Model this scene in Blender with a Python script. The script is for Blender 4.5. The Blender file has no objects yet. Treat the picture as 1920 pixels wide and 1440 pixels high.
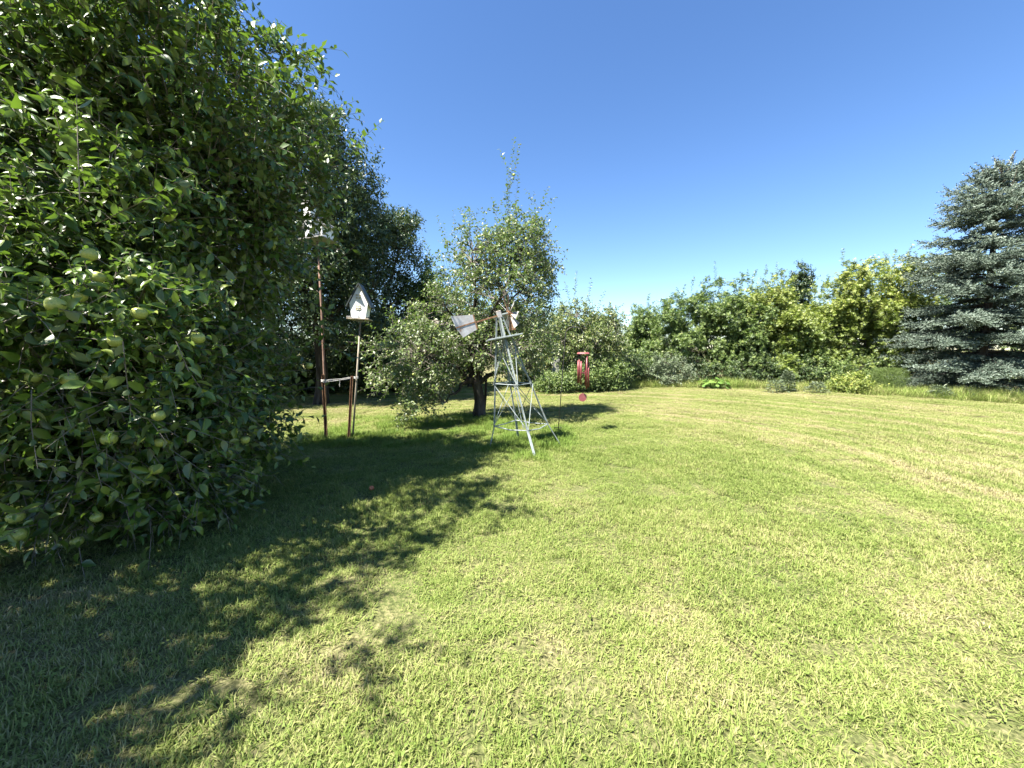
import bpy, bmesh, math, random
import numpy as np
from mathutils import Vector, Matrix

PI = math.pi
scene = bpy.context.scene
C = scene.collection

# ------------------------------------------------------------------ camera
CAM_Z = 1.55
PITCH = math.radians(5.16)
FPX = 720.0                                   # focal length in pixels of the 1920 px wide picture
cam_data = bpy.data.cameras.new('camera')
cam_data.sensor_width = 36.0
cam_data.lens = FPX / 1920.0 * 36.0
cam_data.clip_start = 0.05
cam_data.clip_end = 5000.0
cam = bpy.data.objects.new('camera', cam_data)
C.objects.link(cam)
cam.location = (0, 0, CAM_Z)
cam.rotation_euler = (PI / 2 - PITCH, 0, 0)
scene.camera = cam

# ------------------------------------------------------------------ light
SUN_EL = math.radians(59.0)
SUN_TRAVEL = Vector((0.79 * math.cos(SUN_EL), 0.613 * math.cos(SUN_EL), -math.sin(SUN_EL)))
world = bpy.data.worlds.new('World')
scene.world = world
world.use_nodes = True
wn = world.node_tree.nodes
wl = world.node_tree.links
wn.clear()
sky = wn.new('ShaderNodeTexSky')
sky.sky_type = 'NISHITA'
sky.sun_disc = False
sky.sun_elevation = SUN_EL
sky.sun_rotation = math.atan2(-SUN_TRAVEL.x, -SUN_TRAVEL.y)
sky.altitude = 0.0
sky.air_density = 0.95
sky.dust_density = 0.2
sky.ozone_density = 3.0
bg = wn.new('ShaderNodeBackground')
bg.inputs['Strength'].default_value = 0.060
wo = wn.new('ShaderNodeOutputWorld')
hs = wn.new('ShaderNodeHueSaturation')
hs.inputs['Saturation'].default_value = 1.16
hs.inputs['Hue'].default_value = 0.505
wl.new(sky.outputs['Color'], hs.inputs['Color'])
wl.new(hs.outputs['Color'], bg.inputs['Color'])
wl.new(bg.outputs['Background'], wo.inputs['Surface'])

sun_data = bpy.data.lights.new('sun', 'SUN')
sun_data.energy = 5.0
sun_data.angle = math.radians(0.53)
sun_data.color = (1.0, 0.95, 0.86)
sun = bpy.data.objects.new('sun', sun_data)
C.objects.link(sun)
sun.rotation_euler = SUN_TRAVEL.to_track_quat('-Z', 'Y').to_euler()
sun.location = (-20, -6, 40)

vs = scene.view_settings
vs.view_transform = 'Standard'
vs.look = 'None'
vs.gamma = 1.0
vs.use_curve_mapping = False
vs.exposure = 2.15

scene.render.engine = 'CYCLES'
scene.cycles.max_bounces = 5
scene.cycles.diffuse_bounces = 3
scene.cycles.glossy_bounces = 2
scene.cycles.transmission_bounces = 3
scene.cycles.transparent_max_bounces = 4
scene.cycles.caustics_reflective = False
scene.cycles.caustics_refractive = False
scene.cycles.sample_clamp_indirect = 4.0
scene.cycles.use_denoising = True
scene.cycles.denoiser = 'OPENIMAGEDENOISE'

# ------------------------------------------------------------------ helpers
def at(px, py, Y):
    """world point that the photograph shows at pixel px, py when it stands Y metres in front of the camera"""
    r = (px - 960.0) / FPX
    u = -(py - 720.0) / FPX
    d = Vector((r, math.cos(PITCH) + u * math.sin(PITCH), -math.sin(PITCH) + u * math.cos(PITCH)))
    d *= Y / d.y
    return Vector((d.x, d.y, CAM_Z + d.z))

def gz(x, y):
    """gentle unevenness of the ground"""
    return 0.018 * np.sin(x * 0.9 + 0.4) * np.cos(y * 0.7 + 1.0) + 0.012 * np.sin(x * 2.1 + y * 1.7)

def ground_at(px, py):
    r = (px - 960.0) / FPX
    u = -(py - 720.0) / FPX
    d = Vector((r, math.cos(PITCH) + u * math.sin(PITCH), -math.sin(PITCH) + u * math.cos(PITCH)))
    t = -CAM_Z / d.z
    p = Vector((d.x * t, d.y * t, 0))
    p.z = float(gz(p.x, p.y))
    return p

def link(o, parent=None):
    C.objects.link(o)
    if parent is not None:
        o.parent = parent
    return o

def tag(o, label=None, cat=None, group=None, kind=None):
    if label: o['label'] = label
    if cat: o['category'] = cat
    if group: o['group'] = group
    if kind: o['kind'] = kind
    return o

def thing(name, label, cat, loc=(0, 0, 0), group=None):
    o = bpy.data.objects.new(name, None)
    o.empty_display_size = 0.2
    o.location = loc
    C.objects.link(o)
    return tag(o, label, cat, group)

def mesh_np(name, verts, tris, mat, attrs=None, smooth=False):
    me = bpy.data.meshes.new(name)
    verts = np.ascontiguousarray(verts, dtype=np.float32)
    tris = np.ascontiguousarray(tris, dtype=np.int32)
    me.vertices.add(len(verts))
    me.vertices.foreach_set('co', verts.ravel())
    me.loops.add(tris.size)
    me.loops.foreach_set('vertex_index', tris.ravel())
    me.polygons.add(len(tris))
    me.polygons.foreach_set('loop_start', np.arange(0, tris.size, 3, dtype=np.int32))
    me.polygons.foreach_set('loop_total', np.full(len(tris), 3, dtype=np.int32))
    me.polygons.foreach_set('use_smooth', np.full(len(tris), bool(smooth)))
    for k, a in (attrs or {}).items():
        at_ = me.attributes.new(k, 'FLOAT', 'POINT')
        at_.data.foreach_set('value', np.ascontiguousarray(a, dtype=np.float32))
    me.update(calc_edges=True)
    if mat is not None:
        me.materials.append(mat)
    return me

def obj_np(name, verts, tris, mat, parent=None, attrs=None, smooth=False, origin=None):
    v = np.asarray(verts, dtype=np.float64)
    if origin is not None:
        v = v - np.asarray(origin)
    return link(bpy.data.objects.new(name, mesh_np(name, v, tris, mat, attrs, smooth)), parent)

def obj_bm(name, bm, mat, parent=None, smooth=False):
    me = bpy.data.meshes.new(name)
    bmesh.ops.recalc_face_normals(bm, faces=bm.faces)
    bm.to_mesh(me)
    bm.free()
    if smooth:
        for p in me.polygons: p.use_smooth = True
    me.materials.append(mat)
    return link(bpy.data.objects.new(name, me), parent)

def bm_box(bm, c, s, rot=None, bevel=0.0):
    M = Matrix.Translation(c) @ (rot.to_4x4() if rot else Matrix.Identity(4)) @ Matrix.Diagonal((s[0], s[1], s[2], 1))
    r = bmesh.ops.create_cube(bm, size=1.0, matrix=M)
    if bevel > 0:
        ed = list({e for v in r['verts'] for e in v.link_edges})
        bmesh.ops.bevel(bm, geom=ed, offset=bevel, segments=1, affect='EDGES')

def bm_tube(bm, pts, rad, sides=8, cap=True):
    pts = [Vector(p) for p in pts]
    if not hasattr(rad, '__len__'): rad = [rad] * len(pts)
    rings = []
    ref = None
    for i, p in enumerate(pts):
        t = (pts[min(i + 1, len(pts) - 1)] - pts[max(i - 1, 0)]).normalized()
        if ref is None:
            ref = Vector((0, 0, 1)) if abs(t.z) < 0.9 else Vector((1, 0, 0))
        a = t.cross(ref).normalized()
        b = t.cross(a).normalized()
        ref = -b if False else ref
        rings.append([bm.verts.new(p + (a * math.cos(2 * PI * k / sides) + b * math.sin(2 * PI * k / sides)) * rad[i]) for k in range(sides)])
    for i in range(len(rings) - 1):
        for k in range(sides):
            k2 = (k + 1) % sides
            bm.faces.new((rings[i][k], rings[i][k2], rings[i + 1][k2], rings[i + 1][k]))
    if cap:
        bm.faces.new(rings[0][::-1]); bm.faces.new(rings[-1])

def bm_bar(bm, a, b, w, t=None, up=(0, 0, 1)):
    """flat or square bar from a to b"""
    a, b = Vector(a), Vector(b)
    t = w if t is None else t
    d = (b - a)
    L = d.length
    d.normalize()
    u = Vector(up)
    if abs(d.dot(u)) > 0.97: u = Vector((1, 0, 0))
    s = d.cross(u).normalized()
    n = s.cross(d).normalized()
    R = Matrix((d, s, n)).transposed()
    bm_box(bm, (a + b) / 2, (L, w, t), R)

def bm_plate(bm, poly, thick, M):
    """polygon in its local xy plane extruded by thick, placed by M"""
    lo = [bm.verts.new(M @ Vector((x, y, -thick / 2))) for x, y in poly]
    hi = [bm.verts.new(M @ Vector((x, y, thick / 2))) for x, y in poly]
    n = len(poly)
    bm.faces.new(lo[::-1]); bm.faces.new(hi)
    for i in range(n):
        bm.faces.new((lo[i], lo[(i + 1) % n], hi[(i + 1) % n], hi[i]))

# ------------------------------------------------------------------ materials
def new_mat(name):
    m = bpy.data.materials.new(name)
    m.use_nodes = True
    nt = m.node_tree
    nt.nodes.clear()
    out = nt.nodes.new('ShaderNodeOutputMaterial')
    return m, nt, out

def N(nt, typ, **kw):
    n = nt.nodes.new(typ)
    for k, v in kw.items():
        setattr(n, k, v)
    return n

def ramp(nt, stops, fac=None):
    r = nt.nodes.new('ShaderNodeValToRGB')
    el = r.color_ramp.elements
    while len(el) < len(stops): el.new(0.5)
    for e, (p, c) in zip(el, stops):
        e.position = p
        e.color = (*c, 1) if len(c) == 3 else c
    if fac is not None:
        nt.links.new(fac, r.inputs['Fac'])
    return r

def mixcol(nt, fac, a, b, mode='MIX'):
    m = nt.nodes.new('ShaderNodeMix')
    m.data_type = 'RGBA'
    m.blend_type = mode
    for k, v in ((0, fac), (6, a), (7, b)):
        if hasattr(v, 'is_linked'):
            nt.links.new(v, m.inputs[k])
        else:
            m.inputs[k].default_value = v if k == 0 else (*v, 1)
    return m.outputs[2]

def mathn(nt, op, a, b=None, clamp=False):
    m = nt.nodes.new('ShaderNodeMath')
    m.operation = op
    m.use_clamp = clamp
    for k, v in ((0, a), (1, b)):
        if v is None: continue
        if hasattr(v, 'is_linked'): nt.links.new(v, m.inputs[k])
        else: m.inputs[k].default_value = v
    return m.outputs[0]

def leaf_mat(name, stops, under, trans, rough=0.42, spec=0.5, tw=0.3, patch=None):
    """stops: colours by per-leaf tint; under: colour of the leaf's underside; trans: colour of light coming through"""
    m, nt, out = new_mat(name)
    L = nt.links
    tint = N(nt, 'ShaderNodeAttribute', attribute_name='tint')
    col = ramp(nt, stops, tint.outputs['Fac']).outputs['Color']
    if patch:
        g = N(nt, 'ShaderNodeNewGeometry')
        nz = N(nt, 'ShaderNodeTexNoise')
        nz.inputs['Scale'].default_value = patch[0]
        nz.inputs['Detail'].default_value = 2
        L.new(g.outputs['Position'], nz.inputs['Vector'])
        f = ramp(nt, [(0.42, (0, 0, 0)), (0.62, (1, 1, 1))], nz.outputs['Fac']).outputs['Color']
        f2 = mathn(nt, 'MULTIPLY', f, patch[2])
        col = mixcol(nt, f2, col, patch[1])
    geo = N(nt, 'ShaderNodeNewGeometry')
    col2 = mixcol(nt, geo.outputs['Backfacing'], col, under)
    p = N(nt, 'ShaderNodeBsdfPrincipled')
    L.new(col2, p.inputs['Base Color'])
    p.inputs['Roughness'].default_value = rough
    p.inputs['Specular IOR Level'].default_value = spec
    t = N(nt, 'ShaderNodeBsdfTranslucent')
    t.inputs['Color'].default_value = (*trans, 1)
    mx = N(nt, 'ShaderNodeMixShader')
    mx.inputs[0].default_value = tw
    L.new(p.outputs[0], mx.inputs[1]); L.new(t.outputs[0], mx.inputs[2])
    L.new(mx.outputs[0], out.inputs['Surface'])
    return m

def plain_mat(name, stops, scale=12, rough=0.6, metallic=0.0, detail=5, stretch=(1, 1, 1), bump=0.0, spec=0.5, coords='Object', bump_scale=None):
    m, nt, out = new_mat(name)
    L = nt.links
    tc = N(nt, 'ShaderNodeTexCoord')
    mp = N(nt, 'ShaderNodeMapping')
    mp.inputs['Scale'].default_value = stretch
    L.new(tc.outputs[coords], mp.inputs['Vector'])
    nz = N(nt, 'ShaderNodeTexNoise')
    nz.inputs['Scale'].default_value = scale
    nz.inputs['Detail'].default_value = detail
    nz.inputs['Roughness'].default_value = 0.65
    L.new(mp.outputs[0], nz.inputs['Vector'])
    r = ramp(nt, stops, nz.outputs['Fac'])
    p = N(nt, 'ShaderNodeBsdfPrincipled')
    L.new(r.outputs['Color'], p.inputs['Base Color'])
    p.inputs['Roughness'].default_value = rough
    p.inputs['Metallic'].default_value = metallic
    p.inputs['Specular IOR Level'].default_value = spec
    if bump > 0:
        b = N(nt, 'ShaderNodeBump')
        b.inputs['Strength'].default_value = 1.0
        b.inputs['Distance'].default_value = bump
        L.new(nz.outputs['Fac'], b.inputs['Height'])
        L.new(b.outputs[0], p.inputs['Normal'])
    L.new(p.outputs[0], out.inputs['Surface'])
    return m

# --- lawn tone: dryness of the turf by place, shared by soil and blades
def lawn_group():
    g = bpy.data.node_groups.new('lawn_tone', 'ShaderNodeTree')
    g.interface.new_socket('Dry', in_out='OUTPUT', socket_type='NodeSocketFloat')
    g.interface.new_socket('Lush', in_out='OUTPUT', socket_type='NodeSocketFloat')
    go = g.nodes.new('NodeGroupOutput')
    geo = g.nodes.new('ShaderNodeNewGeometry')
    def noise(scale, detail, vec=None):
        n = g.nodes.new('ShaderNodeTexNoise')
        n.inputs['Scale'].default_value = scale
        n.inputs['Detail'].default_value = detail
        n.inputs['Roughness'].default_value = 0.6
        g.links.new(vec or geo.outputs['Position'], n.inputs['Vector'])
        return n.outputs['Fac']
    def vm(op, a, b):
        v = g.nodes.new('ShaderNodeVectorMath'); v.operation = op
        for k, x in ((0, a), (1, b)):
            if x is None: continue
            if hasattr(x, 'is_linked'): g.links.new(x, v.inputs[k])
            else: v.inputs[k].default_value = x
        return v
    flat = vm('MULTIPLY', geo.outputs['Position'], (1, 1, 0)).outputs[0]
    big = noise(0.33, 3, flat)
    mid = noise(1.5, 4, flat)
    # mower passes: loops at growing distance round the trees on the left
    wob = g.nodes.new('ShaderNodeTexNoise')
    wob.inputs['Scale'].default_value = 0.35
    g.links.new(flat, wob.inputs['Vector'])
    d = vm('SUBTRACT', flat, (-2.6, 5.0, 0)).outputs[0]
    d = vm('ABSOLUTE', d, None).outputs[0]
    d = vm('SUBTRACT', d, (4.2, 1.2, 0)).outputs[0]
    d = vm('MAXIMUM', d, (0, 0, 0)).outputs[0]
    dist = vm('LENGTH', d, None).outputs['Value']
    dist = mathn(g, 'ADD', dist, mathn(g, 'MULTIPLY', wob.outputs['Fac'], 0.8))
    st = g.nodes.new('ShaderNodeTexNoise')
    st.noise_dimensions = '1D'
    st.inputs['Scale'].default_value = 1.9
    st.inputs['Detail'].default_value = 3
    st.inputs['Roughness'].default_value = 0.62
    g.links.new(dist, st.inputs['W'])
    stripe = ramp(g, [(0.40, (0, 0, 0)), (0.64, (1, 1, 1))], st.outputs['Fac']).outputs['Color']
    far = g.nodes.new('ShaderNodeMapRange')
    far.inputs['From Min'].default_value = 0.4
    far.inputs['From Max'].default_value = 4.0
    g.links.new(dist, far.inputs['Value'])
    s2 = mathn(g, 'MULTIPLY', stripe, far.outputs[0])
    b2 = ramp(g, [(0.44, (0, 0, 0)), (0.68, (1, 1, 1))], big).outputs['Color']
    m2 = ramp(g, [(0.50, (0, 0, 0)), (0.72, (1, 1, 1))], mid).outputs['Color']
    dry = mathn(g, 'ADD', mathn(g, 'MULTIPLY', s2, 0.55), mathn(g, 'MULTIPLY', b2, 0.34))
    dry = mathn(g, 'ADD', dry, mathn(g, 'MULTIPLY', m2, 0.46))
    dry = mathn(g, 'ADD', dry, mathn(g, 'MULTIPLY', far.outputs[0], 0.12), True)
    lush = mathn(g, 'SUBTRACT', 1.0, mathn(g, 'MULTIPLY', dry, 1.6), True)
    g.links.new(dry, go.inputs['Dry'])
    g.links.new(lush, go.inputs['Lush'])
    return g
LAWN = lawn_group()

def ground_mat():
    m, nt, out = new_mat('turf_soil')
    L = nt.links
    t = N(nt, 'ShaderNodeGroup'); t.node_tree = LAWN
    g = N(nt, 'ShaderNodeNewGeometry')
    n = N(nt, 'ShaderNodeTexNoise')
    n.inputs['Scale'].default_value = 45
    n.inputs['Detail'].default_value = 6
    L.new(g.outputs['Position'], n.inputs['Vector'])
    green = ramp(nt, [(0.3, (0.032, 0.045, 0.014)), (0.5, (0.085, 0.105, 0.032)), (0.7, (0.17, 0.16, 0.07))], n.outputs['Fac']).outputs['Color']
    straw = ramp(nt, [(0.3, (0.06, 0.045, 0.025)), (0.5, (0.18, 0.15, 0.08)), (0.72, (0.32, 0.27, 0.16))], n.outputs['Fac']).outputs['Color']
    col = mixcol(nt, t.outputs['Dry'], green, straw)
    p = N(nt, 'ShaderNodeBsdfPrincipled')
    L.new(col, p.inputs['Base Color'])
    p.inputs['Roughness'].default_value = 0.95
    p.inputs['Specular IOR Level'].default_value = 0.1
    b = N(nt, 'ShaderNodeBump')
    b.inputs['Distance'].default_value = 0.02
    L.new(n.outputs['Fac'], b.inputs['Height'])
    L.new(b.outputs[0], p.inputs['Normal'])
    L.new(p.outputs[0], out.inputs['Surface'])
    return m

def blade_mat(name, lush, mid, straw, dry_gain=1.0):
    m, nt, out = new_mat(name)
    L = nt.links
    t = N(nt, 'ShaderNodeGroup'); t.node_tree = LAWN
    tint = N(nt, 'ShaderNodeAttribute', attribute_name='tint')
    f = mathn(nt, 'ADD', mathn(nt, 'MULTIPLY', t.outputs['Dry'], 0.62 * dry_gain), mathn(nt, 'MULTIPLY', tint.outputs['Fac'], 0.56), True)
    col = ramp(nt, [(0.0, lush[0]), (0.22, lush[1]), (0.48, mid), (0.72, straw[0]), (0.95, straw[1])], f).outputs['Color']
    p = N(nt, 'ShaderNodeBsdfPrincipled')
    L.new(col, p.inputs['Base Color'])
    p.inputs['Roughness'].default_value = 0.6
    p.inputs['Specular IOR Level'].default_value = 0.2
    tr = N(nt, 'ShaderNodeBsdfTranslucent')
    L.new(col, tr.inputs['Color'])
    mx = N(nt, 'ShaderNodeMixShader')
    mx.inputs[0].default_value = 0.32
    L.new(p.outputs[0], mx.inputs[1]); L.new(tr.outputs[0], mx.inputs[2])
    L.new(mx.outputs[0], out.inputs['Surface'])
    return m

M = {}
M['soil'] = ground_mat()
M['blade'] = blade_mat('grass_blade', [(0.10, 0.155, 0.028), (0.17, 0.23, 0.048)], (0.26, 0.30, 0.088), [(0.33, 0.315, 0.135), (0.41, 0.345, 0.205)])
M['tall_blade'] = blade_mat('tall_grass_blade', [(0.11, 0.185, 0.03), (0.17, 0.245, 0.045)], (0.23, 0.29, 0.07), [(0.33, 0.33, 0.13), (0.42, 0.37, 0.2)], 0.6)
M['apple_leaf'] = leaf_mat('apple_leaf', [(0.0, (0.018, 0.042, 0.009)), (0.45, (0.052, 0.105, 0.014)), (0.75, (0.125, 0.195, 0.028)), (1.0, (0.20, 0.24, 0.045))],
                           (0.11, 0.15, 0.06), (0.15, 0.27, 0.025), rough=0.36, spec=0.55, tw=0.24)
M['orchard_leaf'] = leaf_mat('orchard_leaf', [(0.0, (0.045, 0.08, 0.02)), (0.55, (0.095, 0.14, 0.035)), (1.0, (0.21, 0.225, 0.075))],
                             (0.22, 0.25, 0.15), (0.15, 0.26, 0.035), rough=0.42, spec=0.5, tw=0.24)
M['ash_leaf'] = leaf_mat('ash_leaf', [(0.0, (0.025, 0.05, 0.02)), (0.6, (0.045, 0.08, 0.028)), (1.0, (0.09, 0.13, 0.042))],
                         (0.07, 0.10, 0.055), (0.075, 0.125, 0.03), rough=0.45, tw=0.2)
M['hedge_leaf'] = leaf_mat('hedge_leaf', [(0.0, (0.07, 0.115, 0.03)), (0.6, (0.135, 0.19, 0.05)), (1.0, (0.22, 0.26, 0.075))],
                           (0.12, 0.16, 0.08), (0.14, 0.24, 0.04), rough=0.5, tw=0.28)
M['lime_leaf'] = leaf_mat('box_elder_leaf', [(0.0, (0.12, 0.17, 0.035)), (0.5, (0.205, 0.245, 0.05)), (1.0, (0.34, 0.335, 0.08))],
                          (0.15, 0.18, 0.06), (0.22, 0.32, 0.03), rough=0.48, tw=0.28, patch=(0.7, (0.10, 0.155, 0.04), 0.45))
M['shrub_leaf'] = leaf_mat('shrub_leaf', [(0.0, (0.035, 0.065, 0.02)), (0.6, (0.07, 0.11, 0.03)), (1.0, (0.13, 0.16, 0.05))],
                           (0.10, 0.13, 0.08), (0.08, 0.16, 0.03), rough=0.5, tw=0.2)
M['grey_leaf'] = leaf_mat('grey_green_leaf', [(0.0, (0.08, 0.115, 0.055)), (0.6, (0.125, 0.16, 0.085)), (1.0, (0.19, 0.22, 0.14))],
                          (0.15, 0.175, 0.125), (0.12, 0.18, 0.06), rough=0.6, tw=0.18)
M['rhubarb_leaf'] = leaf_mat('rhubarb_leaf', [(0.0, (0.08, 0.16, 0.03)), (1.0, (0.16, 0.24, 0.05))], (0.12, 0.19, 0.07), (0.2, 0.34, 0.04), rough=0.45, tw=0.25)
M['fern'] = leaf_mat('asparagus_fern', [(0.0, (0.09, 0.15, 0.03)), (1.0, (0.16, 0.22, 0.05))], (0.13, 0.18, 0.05), (0.16, 0.25, 0.04), rough=0.6, tw=0.3)
M['needle'] = leaf_mat('spruce_needle', [(0.0, (0.05, 0.072, 0.052)), (0.5, (0.12, 0.158, 0.116)), (1.0, (0.21, 0.252, 0.20))],
                       (0.16, 0.20, 0.16), (0.06, 0.09, 0.06), rough=0.55, spec=0.35, tw=0.1)
M['bark'] = plain_mat('apple_bark', [(0.3, (0.014, 0.011, 0.009)), (0.5, (0.042, 0.034, 0.028)), (0.72, (0.105, 0.092, 0.078))], 9, 0.92, stretch=(1, 1, 0.25), bump=0.02, spec=0.2)
M['twig'] = plain_mat('twig_bark', [(0.3, (0.09, 0.075, 0.06)), (0.6, (0.22, 0.195, 0.165)), (0.8, (0.34, 0.31, 0.27))], 6, 0.8, spec=0.3)
M['dark_twig'] = plain_mat('dark_twig_bark', [(0.3, (0.03, 0.025, 0.02)), (0.7, (0.09, 0.075, 0.06))], 6, 0.85, spec=0.2)
M['candle'] = plain_mat('spruce_shoot', [(0.3, (0.10, 0.075, 0.05)), (0.7, (0.18, 0.13, 0.085))], 8, 0.85)
M['galv'] = plain_mat('weathered_grey_paint', [(0.25, (0.10, 0.07, 0.05)), (0.36, (0.17, 0.195, 0.19)), (0.6, (0.24, 0.275, 0.275)), (0.8, (0.34, 0.37, 0.37))], 22, 0.5, 0.0, bump=0.001)
M['galv_white'] = plain_mat('galvanised_sheet', [(0.28, (0.20, 0.11, 0.06)), (0.38, (0.32, 0.30, 0.28)), (0.7, (0.46, 0.465, 0.465))], 9, 0.42, 0.25, bump=0.0008)
M['rust'] = plain_mat('rusty_steel', [(0.28, (0.10, 0.045, 0.022)), (0.5, (0.20, 0.11, 0.06)), (0.72, (0.32, 0.21, 0.135))], 26, 0.85, 0.1, bump=0.001, spec=0.3)
M['rust_dark'] = plain_mat('brown_rusty_pipe', [(0.28, (0.08, 0.045, 0.032)), (0.5, (0.18, 0.11, 0.08)), (0.72, (0.31, 0.21, 0.16))], 20, 0.75, 0.1, stretch=(1, 1, 0.3), spec=0.3)
M['conduit'] = plain_mat('dull_pole', [(0.28, (0.14, 0.10, 0.06)), (0.5, (0.30, 0.26, 0.20)), (0.72, (0.46, 0.42, 0.36))], 16, 0.6, 0.2, stretch=(1, 1, 0.2), spec=0.4)
M['white_wood'] = plain_mat('white_painted_wood', [(0.25, (0.62, 0.62, 0.60)), (0.42, (0.77, 0.78, 0.76)), (0.8, (0.83, 0.84, 0.83))], 10, 0.6, bump=0.0006)
M['tan_paint'] = plain_mat('tan_paint', [(0.3, (0.42, 0.36, 0.22)), (0.7, (0.58, 0.52, 0.36))], 30, 0.7)
M['dark_roof'] = plain_mat('dark_green_roof', [(0.3, (0.016, 0.024, 0.024)), (0.7, (0.045, 0.058, 0.056))], 18, 0.55)
M['grey_roof'] = plain_mat('grey_shingle', [(0.3, (0.10, 0.10, 0.095)), (0.7, (0.24, 0.235, 0.22))], 18, 0.85)
M['grey_wood'] = plain_mat('weathered_wood', [(0.3, (0.10, 0.10, 0.095)), (0.5, (0.24, 0.235, 0.225)), (0.75, (0.38, 0.37, 0.35))], 9, 0.9, stretch=(6, 6, 0.5), bump=0.002)
M['hole'] = plain_mat('dark_hole', [(0.3, (0.008, 0.007, 0.006)), (0.7, (0.016, 0.014, 0.012))], 20, 0.95, spec=0.1)
M['red'] = plain_mat('red_anodised', [(0.3, (0.12, 0.022, 0.025)), (0.7, (0.19, 0.042, 0.045))], 5, 0.42, 0.15, stretch=(1, 1, 0.4))
M['red_wood'] = plain_mat('red_stained_wood', [(0.3, (0.22, 0.055, 0.058)), (0.7, (0.32, 0.10, 0.10))], 9, 0.65)
M['black_metal'] = plain_mat('black_metal', [(0.3, (0.012, 0.012, 0.012)), (0.7, (0.05, 0.048, 0.045))], 25, 0.5, 0.3)
M['rope'] = plain_mat('white_cord', [(0.3, (0.48, 0.46, 0.42)), (0.7, (0.74, 0.73, 0.70))], 60, 0.85)
M['apple'] = plain_mat('green_apple', [(0.3, (0.20, 0.25, 0.05)), (0.55, (0.31, 0.35, 0.085)), (0.8, (0.44, 0.40, 0.13))], 9, 0.34, detail=3, spec=0.5)
M['red_apple'] = plain_mat('fallen_red_apple', [(0.3, (0.42, 0.07, 0.03)), (0.7, (0.58, 0.22, 0.07))], 14, 0.4)

# ------------------------------------------------------------------ ground
def build_ground():
    xs = np.concatenate([[-3000, -600, -150, -60], np.arange(-30, 30.01, 0.4), [60, 150, 600, 3000]])
    ys = np.concatenate([[-3000, -600, -100, -30], np.arange(-6, 30.01, 0.4), [60, 150, 600, 3000]])
    X, Y = np.meshgrid(xs, ys)
    near = (np.abs(X) < 31) & (Y > -7) & (Y < 31)
    Z = np.where(near, gz(X, Y), 0.0)
    v = np.stack([X, Y, Z], -1).reshape(-1, 3)
    nx, ny = len(xs), len(ys)
    i = np.arange(nx - 1)[None, :] + nx * np.arange(ny - 1)[:, None]
    i = i.ravel()
    t = np.concatenate([np.stack([i, i + 1, i + nx + 1], 1), np.stack([i, i + nx + 1, i + nx], 1)])
    o = obj_np('ground', v, t, M['soil'], smooth=True)
    tag(o, kind='structure')
build_ground()

# grass: small patches of bent blades, laid over the lawn with geometry nodes
def blade_mesh(rng, n, half, lmin, lmax, wmin, wmax, lean, tint_pow=1.0, weeds=0):
    p = np.zeros((n, 3)); p[:, :2] = rng.uniform(-half, half, (n, 2))
    if weeds:                                                # turf grows in tufts with thin spots between
        tuft = rng.uniform(-half, half, (70, 2))
        m_ = int(n * 0.62)
        p[:m_, :2] = tuft[rng.integers(0, 70, m_)] + rng.normal(0, 0.022, (m_, 2))
    a = rng.uniform(0, 2 * PI, n)
    Ln = rng.uniform(lmin, lmax, n)
    W = rng.uniform(wmin, wmax, n)
    b = rng.uniform(lean[0], lean[1], n)                     # how far the blade has bent over
    d = np.stack([np.cos(a), np.sin(a), np.zeros(n)], 1)
    s = np.stack([-np.sin(a), np.cos(a), np.zeros(n)], 1)
    tw = rng.uniform(-0.5, 0.5, n)[:, None]
    up = np.array([0, 0, 1.0])
    a1 = b * 0.55; a2 = b
    m = p + (d * np.sin(a1)[:, None] + up * np.cos(a1)[:, None]) * (Ln * 0.55)[:, None]
    t = m + (d * np.sin(a2)[:, None] + up * np.cos(a2)[:, None]) * (Ln * 0.5)[:, None]
    t[:, 2] = np.maximum(t[:, 2], 0.004)
    w = (s * W[:, None]) * 0.5
    w2 = (s + up * tw) * (W * 0.45)[:, None]
    V = np.stack([p - w, p + w, m + w2, m - w2, t], 1)
    F = np.array([[0, 1, 2], [0, 2, 3], [3, 2, 4]])
    idx = (np.arange(n) * 5)[:, None, None] + F[None]
    tint = np.repeat(rng.uniform(0, 1, n) ** tint_pow, 5)
    V = V.reshape(-1, 3); idx = idx.reshape(-1, 3)
    if weeds:
        q = np.zeros((weeds, 3)); q[:, :2] = rng.uniform(-half, half, (weeds, 2)); q[:, 2] = rng.uniform(0.012, 0.035, weeds)
        al = rng.uniform(0, 2 * PI, weeds); sz = rng.uniform(0.006, 0.013, weeds)
        dd = np.stack([np.cos(al), np.sin(al), rng.uniform(-0.2, 0.4, weeds)], 1) * sz[:, None]
        ss = np.stack([-np.sin(al), np.cos(al), rng.uniform(-0.3, 0.3, weeds)], 1) * (sz * 0.62)[:, None]
        Q = np.stack([q - dd, q - dd * 0.3 + ss, q + dd * 0.6 + ss * 0.7, q + dd, q + dd * 0.6 - ss * 0.7, q - dd * 0.3 - ss], 1).reshape(-1, 3)
        fq = np.array([[0, 1, 5], [1, 2, 5], [2, 4, 5], [2, 3, 4]])
        iq = (np.arange(weeds) * 6)[:, None, None] + fq[None] + len(V)
        V = np.concatenate([V, Q]); idx = np.concatenate([idx, iq.reshape(-1, 3)])
        tint = np.concatenate([tint, np.repeat(rng.uniform(0, 0.35, weeds), 6)])
    return V, idx, tint

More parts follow.
